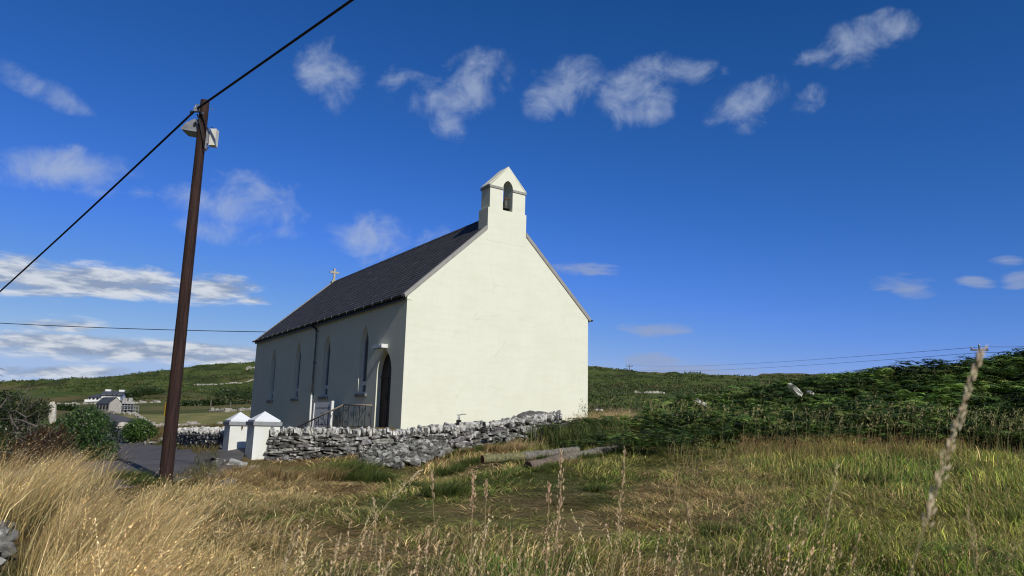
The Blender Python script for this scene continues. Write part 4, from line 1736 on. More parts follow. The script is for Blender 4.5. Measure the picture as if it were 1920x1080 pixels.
def field_grass():
    B = Bulk()
    n = 310000
    x, y, px, r = fsec(n)
    # two blades in three grow out of a tuft
    nt_ = 11200
    tx, ty, _, tr = fsec(nt_)
    ti = RNG.integers(0, nt_, n)
    inn = RNG.random(n) < .68
    sg_ = .035 + .006 * tr[ti]
    x = np.where(inn, tx[ti] + RNG.normal(0, 1, n) * sg_, x)
    y = np.where(inn, ty[ti] + RNG.normal(0, 1, n) * sg_, y)
    tg = np.where(inn, np.exp(RNG.normal(.05, .38, nt_))[ti], .8)
    th_ = np.where(inn, RNG.uniform(.7, 1.7, nt_)[ti], .6)
    px, r = 960 + x / np.maximum(y, .5) * FPX, np.hypot(x, y)
    keep = (y < wall_front(px) + .3) & (road_dist(x, y) > 1.75)
    x, y, px, r, tg, th_ = x[keep], y[keep], px[keep], r[keep], tg[keep], th_[keep]
    n = len(x)
    z = ground(x, y)
    n1 = fbm(x * .35, y * .35, 21, 4)
    n2 = fbm(x * 1.1, y * 1.1, 61, 3)
    n3 = fbm(x * .6 + 9, y * .6, 71, 3)
    right = sstep(px, 1250, 1600)
    leftdry = 1 - sstep(px, 620, 860)
    brown = np.clip(sstep(n1, .50, .64) * (1 - right * .6) * .8 + leftdry * .5 + .5 * np.exp(-((x - 2.0) / 1.8) ** 2 - ((y - 12.3) / 1.0) ** 2), 0, 1)
    green = np.array((.085, .140, .024))
    olive = np.array((.20, .20, .048))
    straw = np.array((.50, .37, .17))
    dead = np.array((.27, .165, .078))
    k = RNG.random(n)
    c = lerp(green, olive, sstep(n3 + (k - .5) * .5, .35, .6))
    w = RNG.random(n)
    c = np.where((w < brown * .75)[:, None], lerp(dead, straw, RNG.random(n)), c)
    c = np.where((RNG.random(n) < .09 + .03 * right)[:, None], straw * .8, c)
    c = np.where((right * RNG.random(n) > .45)[:, None], c * np.array([1.2, 1.25, .9]), c)
    c *= np.exp(RNG.normal(.22, .36, (n, 1))) * tg[:, None]
    # swirl of lodged grass
    ang = fbm(x * .5, y * .5, 81, 3) * 14 + RNG.normal(0, 1.3, n)
    tall = .055 + .09 * sstep(n2, .45, .75) + .06 * right * sstep(y, 8, 16) + .05 * RNG.random(n)
    lodged = np.maximum(sstep(n2, .62, .35) * (1 - .5 * right), leftdry * .9)
    cm = np.exp(-((x - .9) / 3.2) ** 2 - ((y - 11.3) / 3.2) ** 2)
    lodged = np.maximum(lodged, cm)
    tall = tall * (1 - .3 * cm)
    c = c * (1.12 - .15 * cm[:, None])
    h = tall * th_ * RNG.uniform(.6, 1.25, n) * (1 - .55 * lodged)
    ln = (.13 + .22 * lodged) * RNG.uniform(.3, 1.5, n)
    lean = np.stack([np.cos(ang) * ln, np.sin(ang) * ln * .8], -1)
    width = np.clip(.0016 * r ** .75, .004, .012) * RNG.uniform(.7, 1.4, n)
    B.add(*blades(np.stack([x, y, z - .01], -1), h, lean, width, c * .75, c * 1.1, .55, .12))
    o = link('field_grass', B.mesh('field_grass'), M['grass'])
    tag(o, 'mixed green and straw coloured field grass, partly flattened', 'grass', kind='stuff')


def tussocks():
    """dark green upright clumps and dry clumps scattered over the field"""
    B = Bulk()
    spots = [(px_, 0, float(wall_front(px_)) - .45, .34, 'gd'[k % 3 == 2]) for k, px_ in enumerate(range(835, 1060, 16))] + [(960, 862, 16.9, .3, 'g'), (1010, 880, 14.9, .25, 'g'), (1035, 874, 15.3, .3, 'g'), (1060, 866, 15.9, .3, 'd'), (1095, 858, 16.6, .35, 'g'), (1130, 848, 17.3, .4, 'g'), (1020, 856, 17.2, .25, 'g'), (1160, 843, 17.8, .4, 'g'), (835, 905, 12.5, .5, 'g'), (700, 880, 16.5, .6, 'g'), (660, 872, 17.3, .8, 'g'), (600, 885, 16.5, .7, 'd'), (560, 880, 17, .6, 'g'), (470, 890, 16.2, .7, 'd'), (520, 895, 15.5, .8, 'd'), (440, 905, 14.2, .6, 'd'),
             (640, 880, 16.6, .5, 'g'), (760, 905, 13.6, .5, 'g'), (1345, 985, 9.2, .32, 'g'), (1120, 905, 12.6, .3, 'g'), (880, 860, 18.2, .5, 'g'), (960, 845, 19.4, .5, 'd'), (1000, 838, 20, .45, 'g'), (930, 835, 20.3, .4, 'd'),
             (780, 880, 16.4, .4, 'd'), (840, 868, 17.4, .5, 'g'), (1900, 985, 9.5, .4, 'g'), (1620, 915, 13, .5, 'g'), (1500, 895, 14, .4, 'g'), (380, 905, 13.2, .4, 'd'), (345, 915, 12.8, .25, 'g'), (268, 915, 12.6, .4, 'g'), (240, 905, 13.6, .45, 'g')]
    for (px, py, Y, s, kd) in spots:
        n = int(900 * s / .5)
        c = at(px, py or 840, Y)
        a, q = RNG.uniform(0, 6.28, n), np.sqrt(RNG.random(n)) * s * .75
        x, y = c[0] + np.cos(a) * q, c[1] + np.sin(a) * q
        z = ground(x, y)
        h = s * .58 * RNG.uniform(.25, 1.1, n) * (1 - .4 * q / s)
        ln = s * .6 * RNG.uniform(.1, 1., n)
        a2 = a + RNG.normal(0, .7, n)
        lean = np.stack([np.cos(a2) * ln + .06, np.sin(a2) * ln], -1)
        col = pick(n, [(.09, .13, .028), (.16, .18, .045), (.04, .065, .015)], [5, 3, 2]) if kd == 'g' else pick(n, [(.44, .31, .14), (.30, .20, .085), (.17, .16, .05)], [5, 4, 2])
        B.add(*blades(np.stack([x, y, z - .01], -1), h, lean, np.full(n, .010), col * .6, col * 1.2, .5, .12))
    o = link('grass_tussocks', B.mesh('grass_tussocks'), M['grass'])
    tag(o, 'ragged green and dry grass tussocks scattered over the field', 'grass', kind='stuff')


def seed_stalks(B, x, y, z, h, lean, wd, c0, c1, head=.22, nsp=12, spread=.02, spl=.02, splay=.55):
    n = len(x)
    base = np.stack([x, y, z], -1)
    B.add(*blades(base, h, lean, wd, c0, c1, .55, .06))
    # spikelets along the top part
    t = 1 - head * RNG.random((n, nsp))
    P = base[:, None] + np.stack([lean[:, None, 0] * t ** 1.8, lean[:, None, 1] * t ** 1.8, h[:, None] * (t + .06 * np.sin(np.pi * t))], -1)
    up = unit(np.stack([lean[:, 0] * 1.6, lean[:, 1] * 1.6, h], -1))[:, None]
    out = rnd_dir(n * nsp).reshape(n, nsp, 3)
    ax = unit(up + out * splay)
    side = unit(np.cross(ax, rnd_dir(n * nsp).reshape(n, nsp, 3)))
    sp = spread * RNG.random((n, nsp, 1)) * out
    ln = (spl * RNG.uniform(.7, 1.4, (n, nsp)))
    col = np.repeat(c1[:, None], nsp, 1) * RNG.uniform(.75, 1.12, (n, nsp, 1))
    B.add(*kites((P + sp).reshape(-1, 3), ax.reshape(-1, 3), side.reshape(-1, 3), ln.ravel(), ln.ravel() * .4, col.reshape(-1, 3)))


GOLD = [(.62, .46, .235), (.54, .385, .175), (.42, .29, .125), (.72, .57, .33)]


def golden_grass():
    B = Bulk()
    # tall dry grass in the lower left: thick on the overgrown bank
    zones = [(120, 330, 3.8, 5.4, 8000, .56), (105, 400, 5.4, 8.6, 11000, .58), (220, 560, 3.3, 5.5, 9500, .44), (420, 680, 3.0, 4.8, 3600, .40), (-60, 118, 8.6, 11.5, 5200, .80), (95, 240, 10.4, 14.3, 5000, .58), (300, 470, 8.6, 12.0, 2600, .27), (400, 640, 10, 16.5, 6000, .22), (500, 860, 3.0, 4.8, 3200, .40), (380, 620, 5.5, 9.0, 3200, .30)]
    for (p0, p1, r0, r1, n, hh) in zones:
        x, y, px, r = sector(n, p0, p1, r0, r1, 0)
        nt_ = n // 42
        tx, ty, _, _ = sector(nt_, p0, p1, r0, r1, 0)
        ti = RNG.integers(0, nt_, n)
        inn = RNG.random(n) < .8
        ox, oy = RNG.normal(0, .05, n), RNG.normal(0, .05, n)
        x, y = np.where(inn, tx[ti] + ox, x), np.where(inn, ty[ti] + oy, y)
        td = np.where(inn, RNG.normal(0, .45, nt_)[ti], 0)
        tl = np.where(inn, RNG.uniform(.55, 1.4, nt_)[ti], 1)
        tg = np.where(inn, np.exp(RNG.normal(0, .28, nt_))[ti], .8)
        px = 960 + x / np.maximum(y, .5) * FPX
        z = ground(x, y)
        gap = fbm(x * 1.6, y * 1.6, 91, 3)
        k = (gap > .36) & (RNG.random(n) < .25 + 1.5 * sstep(px, p0, p0 + 40) * (1 - sstep(px, p1 - 150, p1)))
        x, y, z, px, ox, oy, td, tl, tg = [q[k] for q in (x, y, z, px, ox, oy, td, tl, tg)]
        n = len(x)
        h = hh * RNG.uniform(.55, 1.15, n)
        gu = sstep(fbm(x * 1.3, y * 1.3, 95, 3), .25, .75)
        h = h * (.6 + .5 * gu) * (.5 + .5 * tl)
        ln = h * (.20 + .45 * gu) * RNG.uniform(.3, 1.5, n)
        ang = .25 + (fbm(x * 1.4, y * 1.4, 97, 2) - .5) * 1.6 + td + RNG.normal(0, .35, n)
        lean = np.stack([np.cos(ang) * ln + ox * 2.2, np.sin(ang) * ln + oy * 2.2], -1)
        c = pick(n, GOLD, [4, 4, 3, 2]) * np.exp(RNG.normal(.3, .3, (n, 1))) * tg[:, None] * np.array([.98, .98, .94])
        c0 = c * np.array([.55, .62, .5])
        w = RNG.random(n) < .16
        kk = np.where(w)[0]
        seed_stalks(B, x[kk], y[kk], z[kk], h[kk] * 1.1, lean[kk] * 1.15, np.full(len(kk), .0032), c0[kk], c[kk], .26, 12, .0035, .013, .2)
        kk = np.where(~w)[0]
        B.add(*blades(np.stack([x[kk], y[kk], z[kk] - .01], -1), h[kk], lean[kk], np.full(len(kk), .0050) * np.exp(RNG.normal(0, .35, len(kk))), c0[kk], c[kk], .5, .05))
        # green-brown undergrowth
        n2 = n // 2
        j = RNG.integers(0, n, n2)
        xx, yy = x[j] + RNG.normal(0, .08, n2), y[j] + RNG.normal(0, .08, n2)
        cc = pick(n2, [(.10, .10, .03), (.19, .14, .055), (.26, .19, .08)], [3, 3, 2])
        hh2 = hh * RNG.uniform(.2, .6, n2)
        B.add(*blades(np.stack([xx, yy, ground(xx, yy) - .01], -1), hh2, RNG.normal(.12, .12, (n2, 2)), np.full(n2, .007), cc * .6, cc, .5, .1))
    o = link('golden_grass', B.mesh('golden_grass'), M['straw'])
    tag(o, 'tall golden dry grass bending to the right in the near corner', 'grass', kind='stuff')


def foreground_stalks():
    B = Bulk()
    # thin seeding stalks along the bottom of the picture
    x, y, px, r = sector(900, 500, 1960, 2.2, 5.5, 0)
    k = RNG.random(len(x)) < np.interp(px, [500, 820, 1350, 1500, 1960], [.5, .75, .75, .4, .35])
    x, y, px, r = x[k], y[k], px[k], r[k]
    z = ground(x, y)
    n = len(x)
    h = np.clip(-r * (.205 - .105 * RNG.random(n) ** 2.2) - z, .3, 1.25)
    ang = RNG.normal(.4, .9, n)
    ln = h * RNG.uniform(.05, .45, n)
    lean = np.stack([np.cos(ang) * ln, np.sin(ang) * ln], -1)
    c = pick(n, [(.80, .62, .36), (.66, .46, .25), (.46, .38, .16)], [4, 3, 2])
    seed_stalks(B, x, y, z, h, lean, np.full(n, .0030), c * .7, c * 1.05, .24, 26, .005, .013, .3)
    # wispy brown-grey dead stems and green leaves between them
    n = 9000
    x, y, px, r = sector(n, 540, 2000, 2.7, 6.2, 0)
    z = ground(x, y)
    c = np.where((RNG.random(n) < .55)[:, None], pick(n, [(.30, .215, .11), (.18, .125, .06), (.42, .32, .17)], [4, 3, 2]), pick(n, [(.075, .105, .025), (.12, .14, .035)], [3, 2]))
    h = RNG.uniform(.12, .42, n)
    lean = RNG.normal(.03, .14, (n, 2))
    B.add(*blades(np.stack([x, y, z], -1), h, lean, np.full(n, .004), c * .6, c, .5, .1))
    # right-hand meadow seed heads
    x, y, px, r = sector(4200, 1250, 2030, 5.5, 20, .8)
    z = ground(x, y)
    n = len(x)
    h = RNG.uniform(.16, .36, n) * np.interp(r, [5, 12, 21], [.8, .9, 1.3])
    lean = RNG.normal(.03, .07, (n, 2))
    c = pick(n, [(.62, .47, .22), (.48, .33, .14), (.36, .36, .11)], [3, 3, 3])
    seed_stalks(B, x, y, z, h, lean, np.clip(.0004 * r, .002, .006), c * .55, c, .2, 6, .008, .016)
    o = link('seeding_stalks', B.mesh('seeding_stalks'), M['straw'])
    tag(o, 'thin pale seeding grass stalks standing above the field', 'grass', kind='stuff')


def bracken():
    """bracken bank: each frond an arching stem with two rows of pinnae"""
    def fronds(B, n, x, y, z, ln, tint, pairs):
        a = RNG.uniform(0, 6.28, n)
        hz = np.stack([np.cos(a), np.sin(a), np.zeros(n)], -1)
        rise = RNG.uniform(.55, 1.15, n)
        base = np.stack([x, y, z], -1)
        stem_h = ln * RNG.uniform(.35, .8, n)
        p0 = base + np.array([0, 0, 1.]) * stem_h[:, None]
        c = pick(n, [(.044, .080, .015), (.072, .118, .022), (.115, .160, .035), (.024, .044, .010)], [4, 4, 2, 3]) * tint[:, None] * np.exp(RNG.normal(0, .3, (n, 1)))
        B.add(*blades(base, stem_h * 1.05, hz[:, :2] * .03, np.full(n, .012), c * .6 + .02, c, .5, 0))
        s = np.linspace(.04, 1, pairs)
        # rachis curve: p0 + hz * L*s*.8 + z*(rise*L*(s*.6 - s^2*.5))
        L3 = ln[:, None]
        P = p0[:, None] + hz[:, None] * (L3 * s * .85)[..., None] + np.array([0, 0, 1.]) * (L3 * rise[:, None] * (s * .62 - s * s * .55))[..., None]
        T = unit(hz[:, None] * .85 + np.array([0, 0, 1.]) * (rise[:, None] * (.62 - 1.1 * s))[..., None] * np.ones((1, 1, 1)))
        lat = np.stack([-hz[:, 1], hz[:, 0], np.zeros(n)], -1)[:, None]
        pl = L3 * .36 * (1 - s) ** .8 * np.minimum(1, .45 + 4 * s) + .02
        for sg in (-1, 1):
            ax = unit(lat * sg + T * .45 + np.array([0, 0, -.28]) + RNG.normal(0, .16, (n, pairs, 3)))
            sd_ = unit(np.cross(ax, np.cross(T, lat * sg) + RNG.normal(0, .25, (n, pairs, 3))))
            col = np.repeat(c[:, None], pairs, 1) * RNG.uniform(.8, 1.25, (n, pairs, 1))
            B.add(*kites(P.reshape(-1, 3), ax.reshape(-1, 3), sd_.reshape(-1, 3), pl.ravel(), (pl * .15 + .010).ravel(), col.reshape(-1, 3)))

    B = Bulk()
    n = 12000
    x, y, px, r = [np.concatenate([p, q]) for p, q in zip(sector(n, 1055, 2080, 17.8, 33, .3), sector(4500, 2080, 3000, 17.8, 33, .3))]
    front = wall_front(px)
    keep = (y > front - .7 + 3.2 * fbm(x * .8, y * .8, 101, 3) + RNG.normal(0, .45, len(x)))
    # a dry-grass gap beside the gable's right foot
    keep &= ~((px < 1225) & (y > 24.8) & (fbm(x * .9, y * .9, 103, 2) > .22))
    x, y, px, r = x[keep], y[keep], px[keep], r[keep]
    n = len(x)
    tint = .7 + 1.3 * sstep(fbm(x * .6, y * .6, 111, 3), .35, .65)  # brighter patches in the leaf colour stand in for sunlit clumps
    ln = RNG.uniform(.5, 1.0, n) * np.interp(px, [1055, 1150, 1300, 1700, 1950], [.85, .95, 1.05, 1.2, 1.25]) * np.interp(y - wall_front(px), [0, 1.5, 4], [.55, .9, 1.1]) * np.where(px < 1225, .6, 1.)
    fronds(B, n, x, y, ground(x, y), ln, tint, 19)
    # a few low patches reaching into the field
    for (cx_, cy_, Y, s, k) in ((1225, 850, 17.5, 1.0, 160), (1130, 845, 19, .8, 90), (1270, 835, 19.5, 1.2, 150), (1400, 836, 20.5, 1.3, 150), (1060, 800, 22.6, .8, 120), (1110, 800, 23, 1., 140)):
        c = at(cx_, cy_, Y)
        xx, yy = c[0] + RNG.normal(0, s * .5, k), c[1] + RNG.normal(0, s * .35, k)
        fronds(B, k, xx, yy, ground(xx, yy), RNG.uniform(.35, .65, k), np.full(k, .9), 10)
    o = link('bracken_bank', B.mesh('bracken_bank'), M['bracken'])
    tag(o, 'dark green bracken covering the bank right of the chapel', 'bracken', kind='stuff')
    # pale tall grass among and in front of it
    B = Bulk()
    n = 5200
    x, y, px, r = sector(n, 1080, 2060, 17.8, 31, 0)
    patch = fbm(x * .55 + 3, y * .55, 121, 3)
    keep = (y > wall_front(px) - .8) & ~((px < 1215) & (y > 24)) & ((patch > .47) | (RNG.random(n) < .15))
    x, y, px = x[keep], y[keep], px[keep]
    n = len(x)
    h = RNG.uniform(.7, 1.45, n)
    lean = np.stack([RNG.normal(.12, .16, n), RNG.normal(0, .1, n)], -1)
    c = pick(n, [(.40, .33, .16), (.30, .28, .11), (.17, .20, .055)], [2, 3, 3])
    seed_stalks(B, x, y, ground(x, y), h * .8, lean, np.full(n, .007), c * .6, c, .22, 8, .03, .05)
    # dry golden patches: beside the gable's foot and on the crest
    for (px_, py_, Y, sx, sy, k, hh, cols) in ((1148, 764, 26.3, 1.5, .7, 2600, .55, GOLD), (1185, 760, 27, 1.2, .7, 900, .7, GOLD), (1120, 752, 31, 1.0, .6, 500, .7, [(.24, .20, .05), (.30, .22, .07)]), (1450, 722, 29.5, 1.3, .5, 500, 1.15, GOLD), (1045, 772, 24, .3, .2, 60, .55, GOLD), (970, 838, 19.8, .7, .5, 260, .35, GOLD)):
        c = at(px_, py_, Y)
        xx, yy = c[0] + RNG.normal(0, sx * .5, k), c[1] + RNG.normal(0, sy * .5, k)
        cc = pick(k, cols, [1] * len(cols))
        B.add(*blades(np.stack([xx, yy, ground(xx, yy)], -1), hh * RNG.uniform(.5, 1.1, k), RNG.normal(.1, .16, (k, 2)), np.full(k, .011), cc * .6, cc, .5, .1))
    xx, yy, pp, rr_ = sector(9000, 1380, 2060, 15.8, 19.5, 0)
    kk = (yy > wall_front(pp) - 1.9) & (yy < wall_front(pp) + .3)
    xx, yy = xx[kk], yy[kk]
    k = len(xx)
    cc = pick(k, [(.36, .22, .09), (.48, .33, .14), (.20, .19, .06)], [3, 3, 2])
    seed_stalks(B, xx, yy, ground(xx, yy), RNG.uniform(.25, .55, k), RNG.normal(.03, .08, (k, 2)), np.full(k, .005), cc * .5, cc, .22, 5, .012, .02)
    # rushes near the logs
    for (px_, py_, Y, k) in ((1065, 815, 20.6, 260), (1110, 818, 20.8, 220), (1140, 822, 20.6, 160), (1020, 815, 21.4, 120)):
        c = at(px_, py_, Y)
        xx, yy = c[0] + RNG.normal(0, .35, k), c[1] + RNG.normal(0, .25, k)
        cc = pick(k, [(.11, .145, .035), (.17, .18, .05), (.06, .09, .02)], [3, 3, 2])
        B.add(*blades(np.stack([xx, yy, ground(xx, yy)], -1), RNG.uniform(.3, .75, k), RNG.normal(0, .22, (k, 2)), np.full(k, .022), cc * .6, cc, .55, .12))
    o = link('bank_grass', B.mesh('bank_grass'), M['straw'])
    tag(o, 'pale tall grasses and rushes growing through the bracken', 'grass', kind='stuff')


def verge_grass():
    B = Bulk()
    # verges on both sides of the lane and below the shrubs
    n = 26000
    x, y, px, r = sector(n, -120, 430, 13.5, 44, .6)
    d = road_dist(x, y)
    keep = (d > 1.5) & (d < 9)
    # keep out of the yard behind the left wall
    uu = (x - CH[0]) * AV[0] + (y - CH[1]) * AV[1]
    ww = (x - CH[0]) * BV[0] + (y - CH[1]) * BV[1]
    x, y, px, r, d = x[keep], y[keep], px[keep], r[keep], d[keep]
    n = len(x)
    z = ground(x, y)
    k = fbm(x * .5, y * .5, 131, 3)
    c = np.where((RNG.random(n) < sstep(k, .4, .65))[:, None], pick(n, [(.22, .17, .07), (.15, .13, .045)], [1, 1]), pick(n, [(.075, .10, .022), (.11, .13, .03)], [1, 1]))
    h = RNG.uniform(.12, .42, n) * (.4 + .6 * sstep(d, 1.5, 2.4))
    B.add(*blades(np.stack([x, y, z], -1), h, RNG.normal(.05, .12, (n, 2)), np.clip(.0007 * r, .006, .02), c * .65, c, .5, .1))
    # rough brown grass between lane wall and the meadow wall
    n = 9000
    x, y, px, r = sector(n, 300, 480, 33, 52, 0)
    z = ground(x, y)
    c = pick(n, [(.26, .17, .075), (.20, .14, .06), (.14, .13, .04)], [3, 3, 2])
    B.add(*blades(np.stack([x, y, z], -1), RNG.uniform(.12, .34, n), RNG.normal(.1, .16, (n, 2)), np.full(n, .03), c * .65, c, .5, .1))
    o = link('verge_grass', B.mesh('verge_grass'), M['grass'])
    tag(o, 'mixed green and brown grass on the verges of the lane', 'grass', kind='stuff')


def hill_scrub():
    """bracken and heather tufts that roughen the hills"""
    B = Bulk()
    for (p0, p1, r0, r1, n, s) in ((-60, 560, 190, 720, 6500, .7), (1080, 2000, 45, 430, 12000, .8)):
        x, y, px, r = sector(n, p0, p1, r0, r1, 1.)
        k = fbm(x * .03, y * .03, 141, 4)
        keep = k > (.46 if p0 < 0 else .40)
        x, y, r = x[keep], y[keep], r[keep]
        n = len(x)
        z = ground(x, y)
        per = 7
        sz = s * np.clip(r * .0035, .25, 1.7)
        c = pick(n, [(.040, .074, .014), (.068, .105, .024), (.105, .125, .036), (.10, .078, .030)], [3, 4, 3, 1.2])
        P = np.repeat(np.stack([x, y, z], -1), per, 0) + RNG.normal(0, 1, (n * per, 3)) * np.repeat(sz, per)[:, None] * np.array([.8, .8, .12])
        ax = unit(rnd_dir(n * per) + np.array([0, 0, .7]))
        sd_ = unit(np.cross(ax, rnd_dir(n * per)))
        ln = np.repeat(sz, per) * RNG.uniform(.5, 1.1, n * per)
        B.add(*kites(P, ax, sd_, ln, ln * .6, np.repeat(c, per, 0) * RNG.uniform(.8, 1.2, (n * per, 1))))
    o = link('hill_scrub', B.mesh('hill_scrub'), M['bracken'])
    tag(o, 'dark bracken and heather scrub over the distant hills', 'scrub', kind='stuff')


def shrub(name, label, cat, lobes, n_leaf, leaf, cols, wts, stems=10, bark='bark', parent_loc=None, inner=.55, bare=0, group=None):
    """lobes: list of (centre, radii). Leaves fill the lobes' outer shells."""
    base = np.array(parent_loc)
    root = empty(name, base, 0, label, cat, group)
    B = Bulk()
    vol = np.array([np.prod(r) ** (2 / 3) for _, r in lobes])
    which = RNG.choice(len(lobes), n_leaf, p=vol / vol.sum())
    C = np.array([c for c, _ in lobes])[which]
    Rd = np.array([r for _, r in lobes])[which]
    d = rnd_dir(n_leaf)
    rad = inner + (1.08 - inner) * RNG.random(n_leaf) ** .6
    # clumpiness: leaves gather round twigs
    cl = np.sin(d[:, 0] * 9 + which * 2) * np.sin(d[:, 1] * 8 + 1 + which) * np.sin(d[:, 2] * 9 + which * 3)
    rad *= 1 + .22 * cl
    P = C + d * Rd * rad[:, None]
    k = P[:, 2] > base[2] + .03
    P, d, cl = P[k], d[k], cl[k]
    n = len(P)
    ax = unit(d * .6 + rnd_dir(n) * .9 + np.array([0, 0, .25]))
    nr = unit(d + rnd_dir(n) * .7)
    sd_ = unit(np.cross(ax, nr))
    ln = leaf * RNG.uniform(.6, 1.3, n)
    c = pick(n, cols, wts) * np.exp(RNG.normal(.1, .25, (n, 1)))
    B.add(*kites(P - base, ax, sd_, ln, ln * .55, c))
    link('crown', B.mesh('crown'), M['leaf'], root)
    st = MB()
    rnd = random.Random(len(label))
    for k in range(stems):
        c, r = lobes[rnd.randrange(len(lobes))]
        tip = np.array(c) + np.array(r) * np.array([rnd.uniform(-.7, .7), rnd.uniform(-.7, .7), rnd.uniform(-.1, .9)]) - base
        b = np.array([rnd.uniform(-.25, .25), rnd.uniform(-.15, .15), -.05])
        mid = (b + tip) / 2 + np.array([rnd.uniform(-.2, .2), rnd.uniform(-.2, .2), rnd.uniform(0, .25)])
        st.tube([b, (b + mid) / 2 + np.array([0, 0, .05]), mid, tip], [.035, .03, .022, .008], 6)
        for j in range(3):
            t2 = tip + np.array([rnd.uniform(-.4, .4), rnd.uniform(-.4, .4), rnd.uniform(-.1, .35)])
            st.tube([mid, (mid + t2) / 2 + np.array([0, 0, .04]), t2], [.014, .010, .004], 5)
    st.build('branch', M[bark], root, True)
    return root


def lobe(px, py, Y, rx, ry, rz):
    return (at(px, py, Y), (rx, ry, rz))


def shrubs():
    # big green bush beside the lane
    gl = at(165, 880, 20.5)
    gz = g1(gl[0], gl[1])
    shrub('green_bush', 'large rounded dark green bush beside the lane bend', 'bush',
          [lobe(132, 808, 21, .42, .6, .42), lobe(160, 800, 20.6, .55, .7, .48), lobe(188, 818, 20.4, .42, .6, .5), lobe(150, 838, 20.2, .62, .7, .45), lobe(198, 855, 20.0, .28, .4, .38), lobe(120, 822, 21, .3, .5, .4), lobe(166, 780, 20.8, .3, .4, .2)],
          15000, .062, [(.030, .070, .015), (.052, .105, .024), (.095, .155, .040), (.018, .040, .010)], [4, 4, 2.5, 2], 14, parent_loc=(gl[0], gl[1], gz))
    gl = at(262, 828, 32)
    shrub('round_bush', 'small round bright green bush by pale stones beyond the lane', 'bush',
          [lobe(258, 808, 32, .55, .55, .45), lobe(275, 812, 32, .4, .5, .38), lobe(245, 815, 32, .35, .4, .35), lobe(262, 798, 32, .4, .4, .25)],
          5200, .085, [(.05, .105, .018), (.085, .15, .028), (.03, .065, .014)], [4, 3, 2], 8, parent_loc=(gl[0], gl[1], g1(gl[0], gl[1])))
    gl = at(35, 880, 16.5)
    t = shrub('thorn_tree', 'dark windswept thorn tree with bare grey branches at the left edge', 'tree',
              [lobe(-5, 780, 16.5, .55, .7, .42), lobe(32, 768, 16.8, .42, .6, .28), lobe(62, 772, 17, .26, .5, .27), lobe(-40, 765, 16.5, .6, .7, .42), lobe(5, 830, 16.2, .62, .7, .42), lobe(45, 805, 17.2, .38, .5, .33), lobe(15, 742, 16.6, .14, .2, .12), lobe(37, 742, 16.8, .07, .1, .12), lobe(78, 765, 17, .15, .3, .2)],
              11000, .055, [(.030, .048, .014), (.052, .070, .020), (.075, .085, .026), (.018, .028, .010)], [4, 3, 2, 3], 8, parent_loc=(gl[0], gl[1], g1(gl[0], gl[1])), inner=.35)
    rnd = random.Random(4)
    for (pts, r0) in ((((70, 800), (40, 788), (15, 785), (-20, 790)), .022), (((68, 800), (52, 797), (30, 800), (5, 806)), .018), (((30, 800), (20, 785), (18, 775), (12, 768)), .014), (((40, 812), (18, 812), (-10, 818)), .014), (((0, 765), (12, 748), (20, 744)), .016), (((-8, 770), (2, 760), (14, 758)), .014),
                      (((85, 800), (72, 793), (66, 785)), .012), (((60, 815), (30, 822), (0, 830)), .012), (((50, 783), (30, 770), (-5, 768)), .014), (((-20, 700), (-6, 695), (2, 690), (8, 694)), .008), (((-20, 706), (-2, 702), (6, 706)), .007)):
        P = [at(px, py, 15.75 + .12 * k) - np.array(t.location) for k, (px, py) in enumerate(pts)]
        MB().tube(P, list(np.linspace(r0, r0 * .35, len(P))), 6).build('bare_branch', M['bark'], t, True)
    gl = at(95, 885, 15.5)
    shrub('rusty_bush', 'reddish-brown dying bush between the thorn tree and green bush', 'bush',
          [lobe(102, 832, 15.6, .36, .5, .40), lobe(72, 845, 15.2, .45, .5, .36), lobe(120, 868, 15.4, .25, .4, .22), lobe(30, 872, 14.8, .6, .5, .22)],
          9000, .04, [(.060, .026, .012), (.045, .018, .010), (.085, .045, .018), (.04, .04, .012)], [4, 3, 2, 1], 10, parent_loc=(gl[0], gl[1], g1(gl[0], gl[1])), inner=.3)
    for k, (px, py, Y, s, lab) in enumerate(((98, 767, 60, 1., 'tall lichen-white standing gatepost beyond the thorn tree'),)):
        m = MB()
        a = at(97, 786, 24)
        vs, fs = stone_shape(random.Random(3), .085, .085, .30, .2)
        m.add([(v[0] - v[2] * .12, v[1], v[2] + .2) for v in vs], fs, (1.6, 1.6, 1.5))
        o = m.build('standing_stone', M['farstone'], None, False, a)
        tag(o, 'pale lichened standing stone between the thorn tree and green bush', 'stone')
    for k, (px, py, Y, sc_) in enumerate(((285, 828, 30, 1.2), (294, 822, 31, 1.0), (272, 831, 29.5, .9), (299, 829, 30.5, 1.1), (280, 818, 31.5, .8), (88, 810, 19, .55))):
        p = at(px, py, Y)
        loose_stone((p[0], p[1], g1(p[0], p[1]) + .08), .95 * sc_, (.6 * k, .3 * k, 1.1 * k), RUB[k], 'whitish boulder lying beside the small round bush' if k < 5 else 'pale rock at the foot of the rusty bush', 'boulders beside the round bush' if k < 5 else None, 'boulder')
    # bushes on the hills
    hb = [(395, 766, 150, 2.2, .9, 'dark low bushes in a row at the edge of the pasture'), (455, 752, 150, 5., 3., 'broad dark thicket on the hillside left of the chapel'), (280, 742, 200, 3.2, 1.6, 'dark bush on the hillside right of the scaffolding'), (242, 741, 190, 2.6, 1.4, 'dark hedge bush behind the roofless building'), (120, 762, 112, 1.6, .6, 'small dark bush in the pasture left of the farmhouse'), (362, 768, 150, 2.6, .7, 'low hedge bush behind the mown meadow next to the pole')]
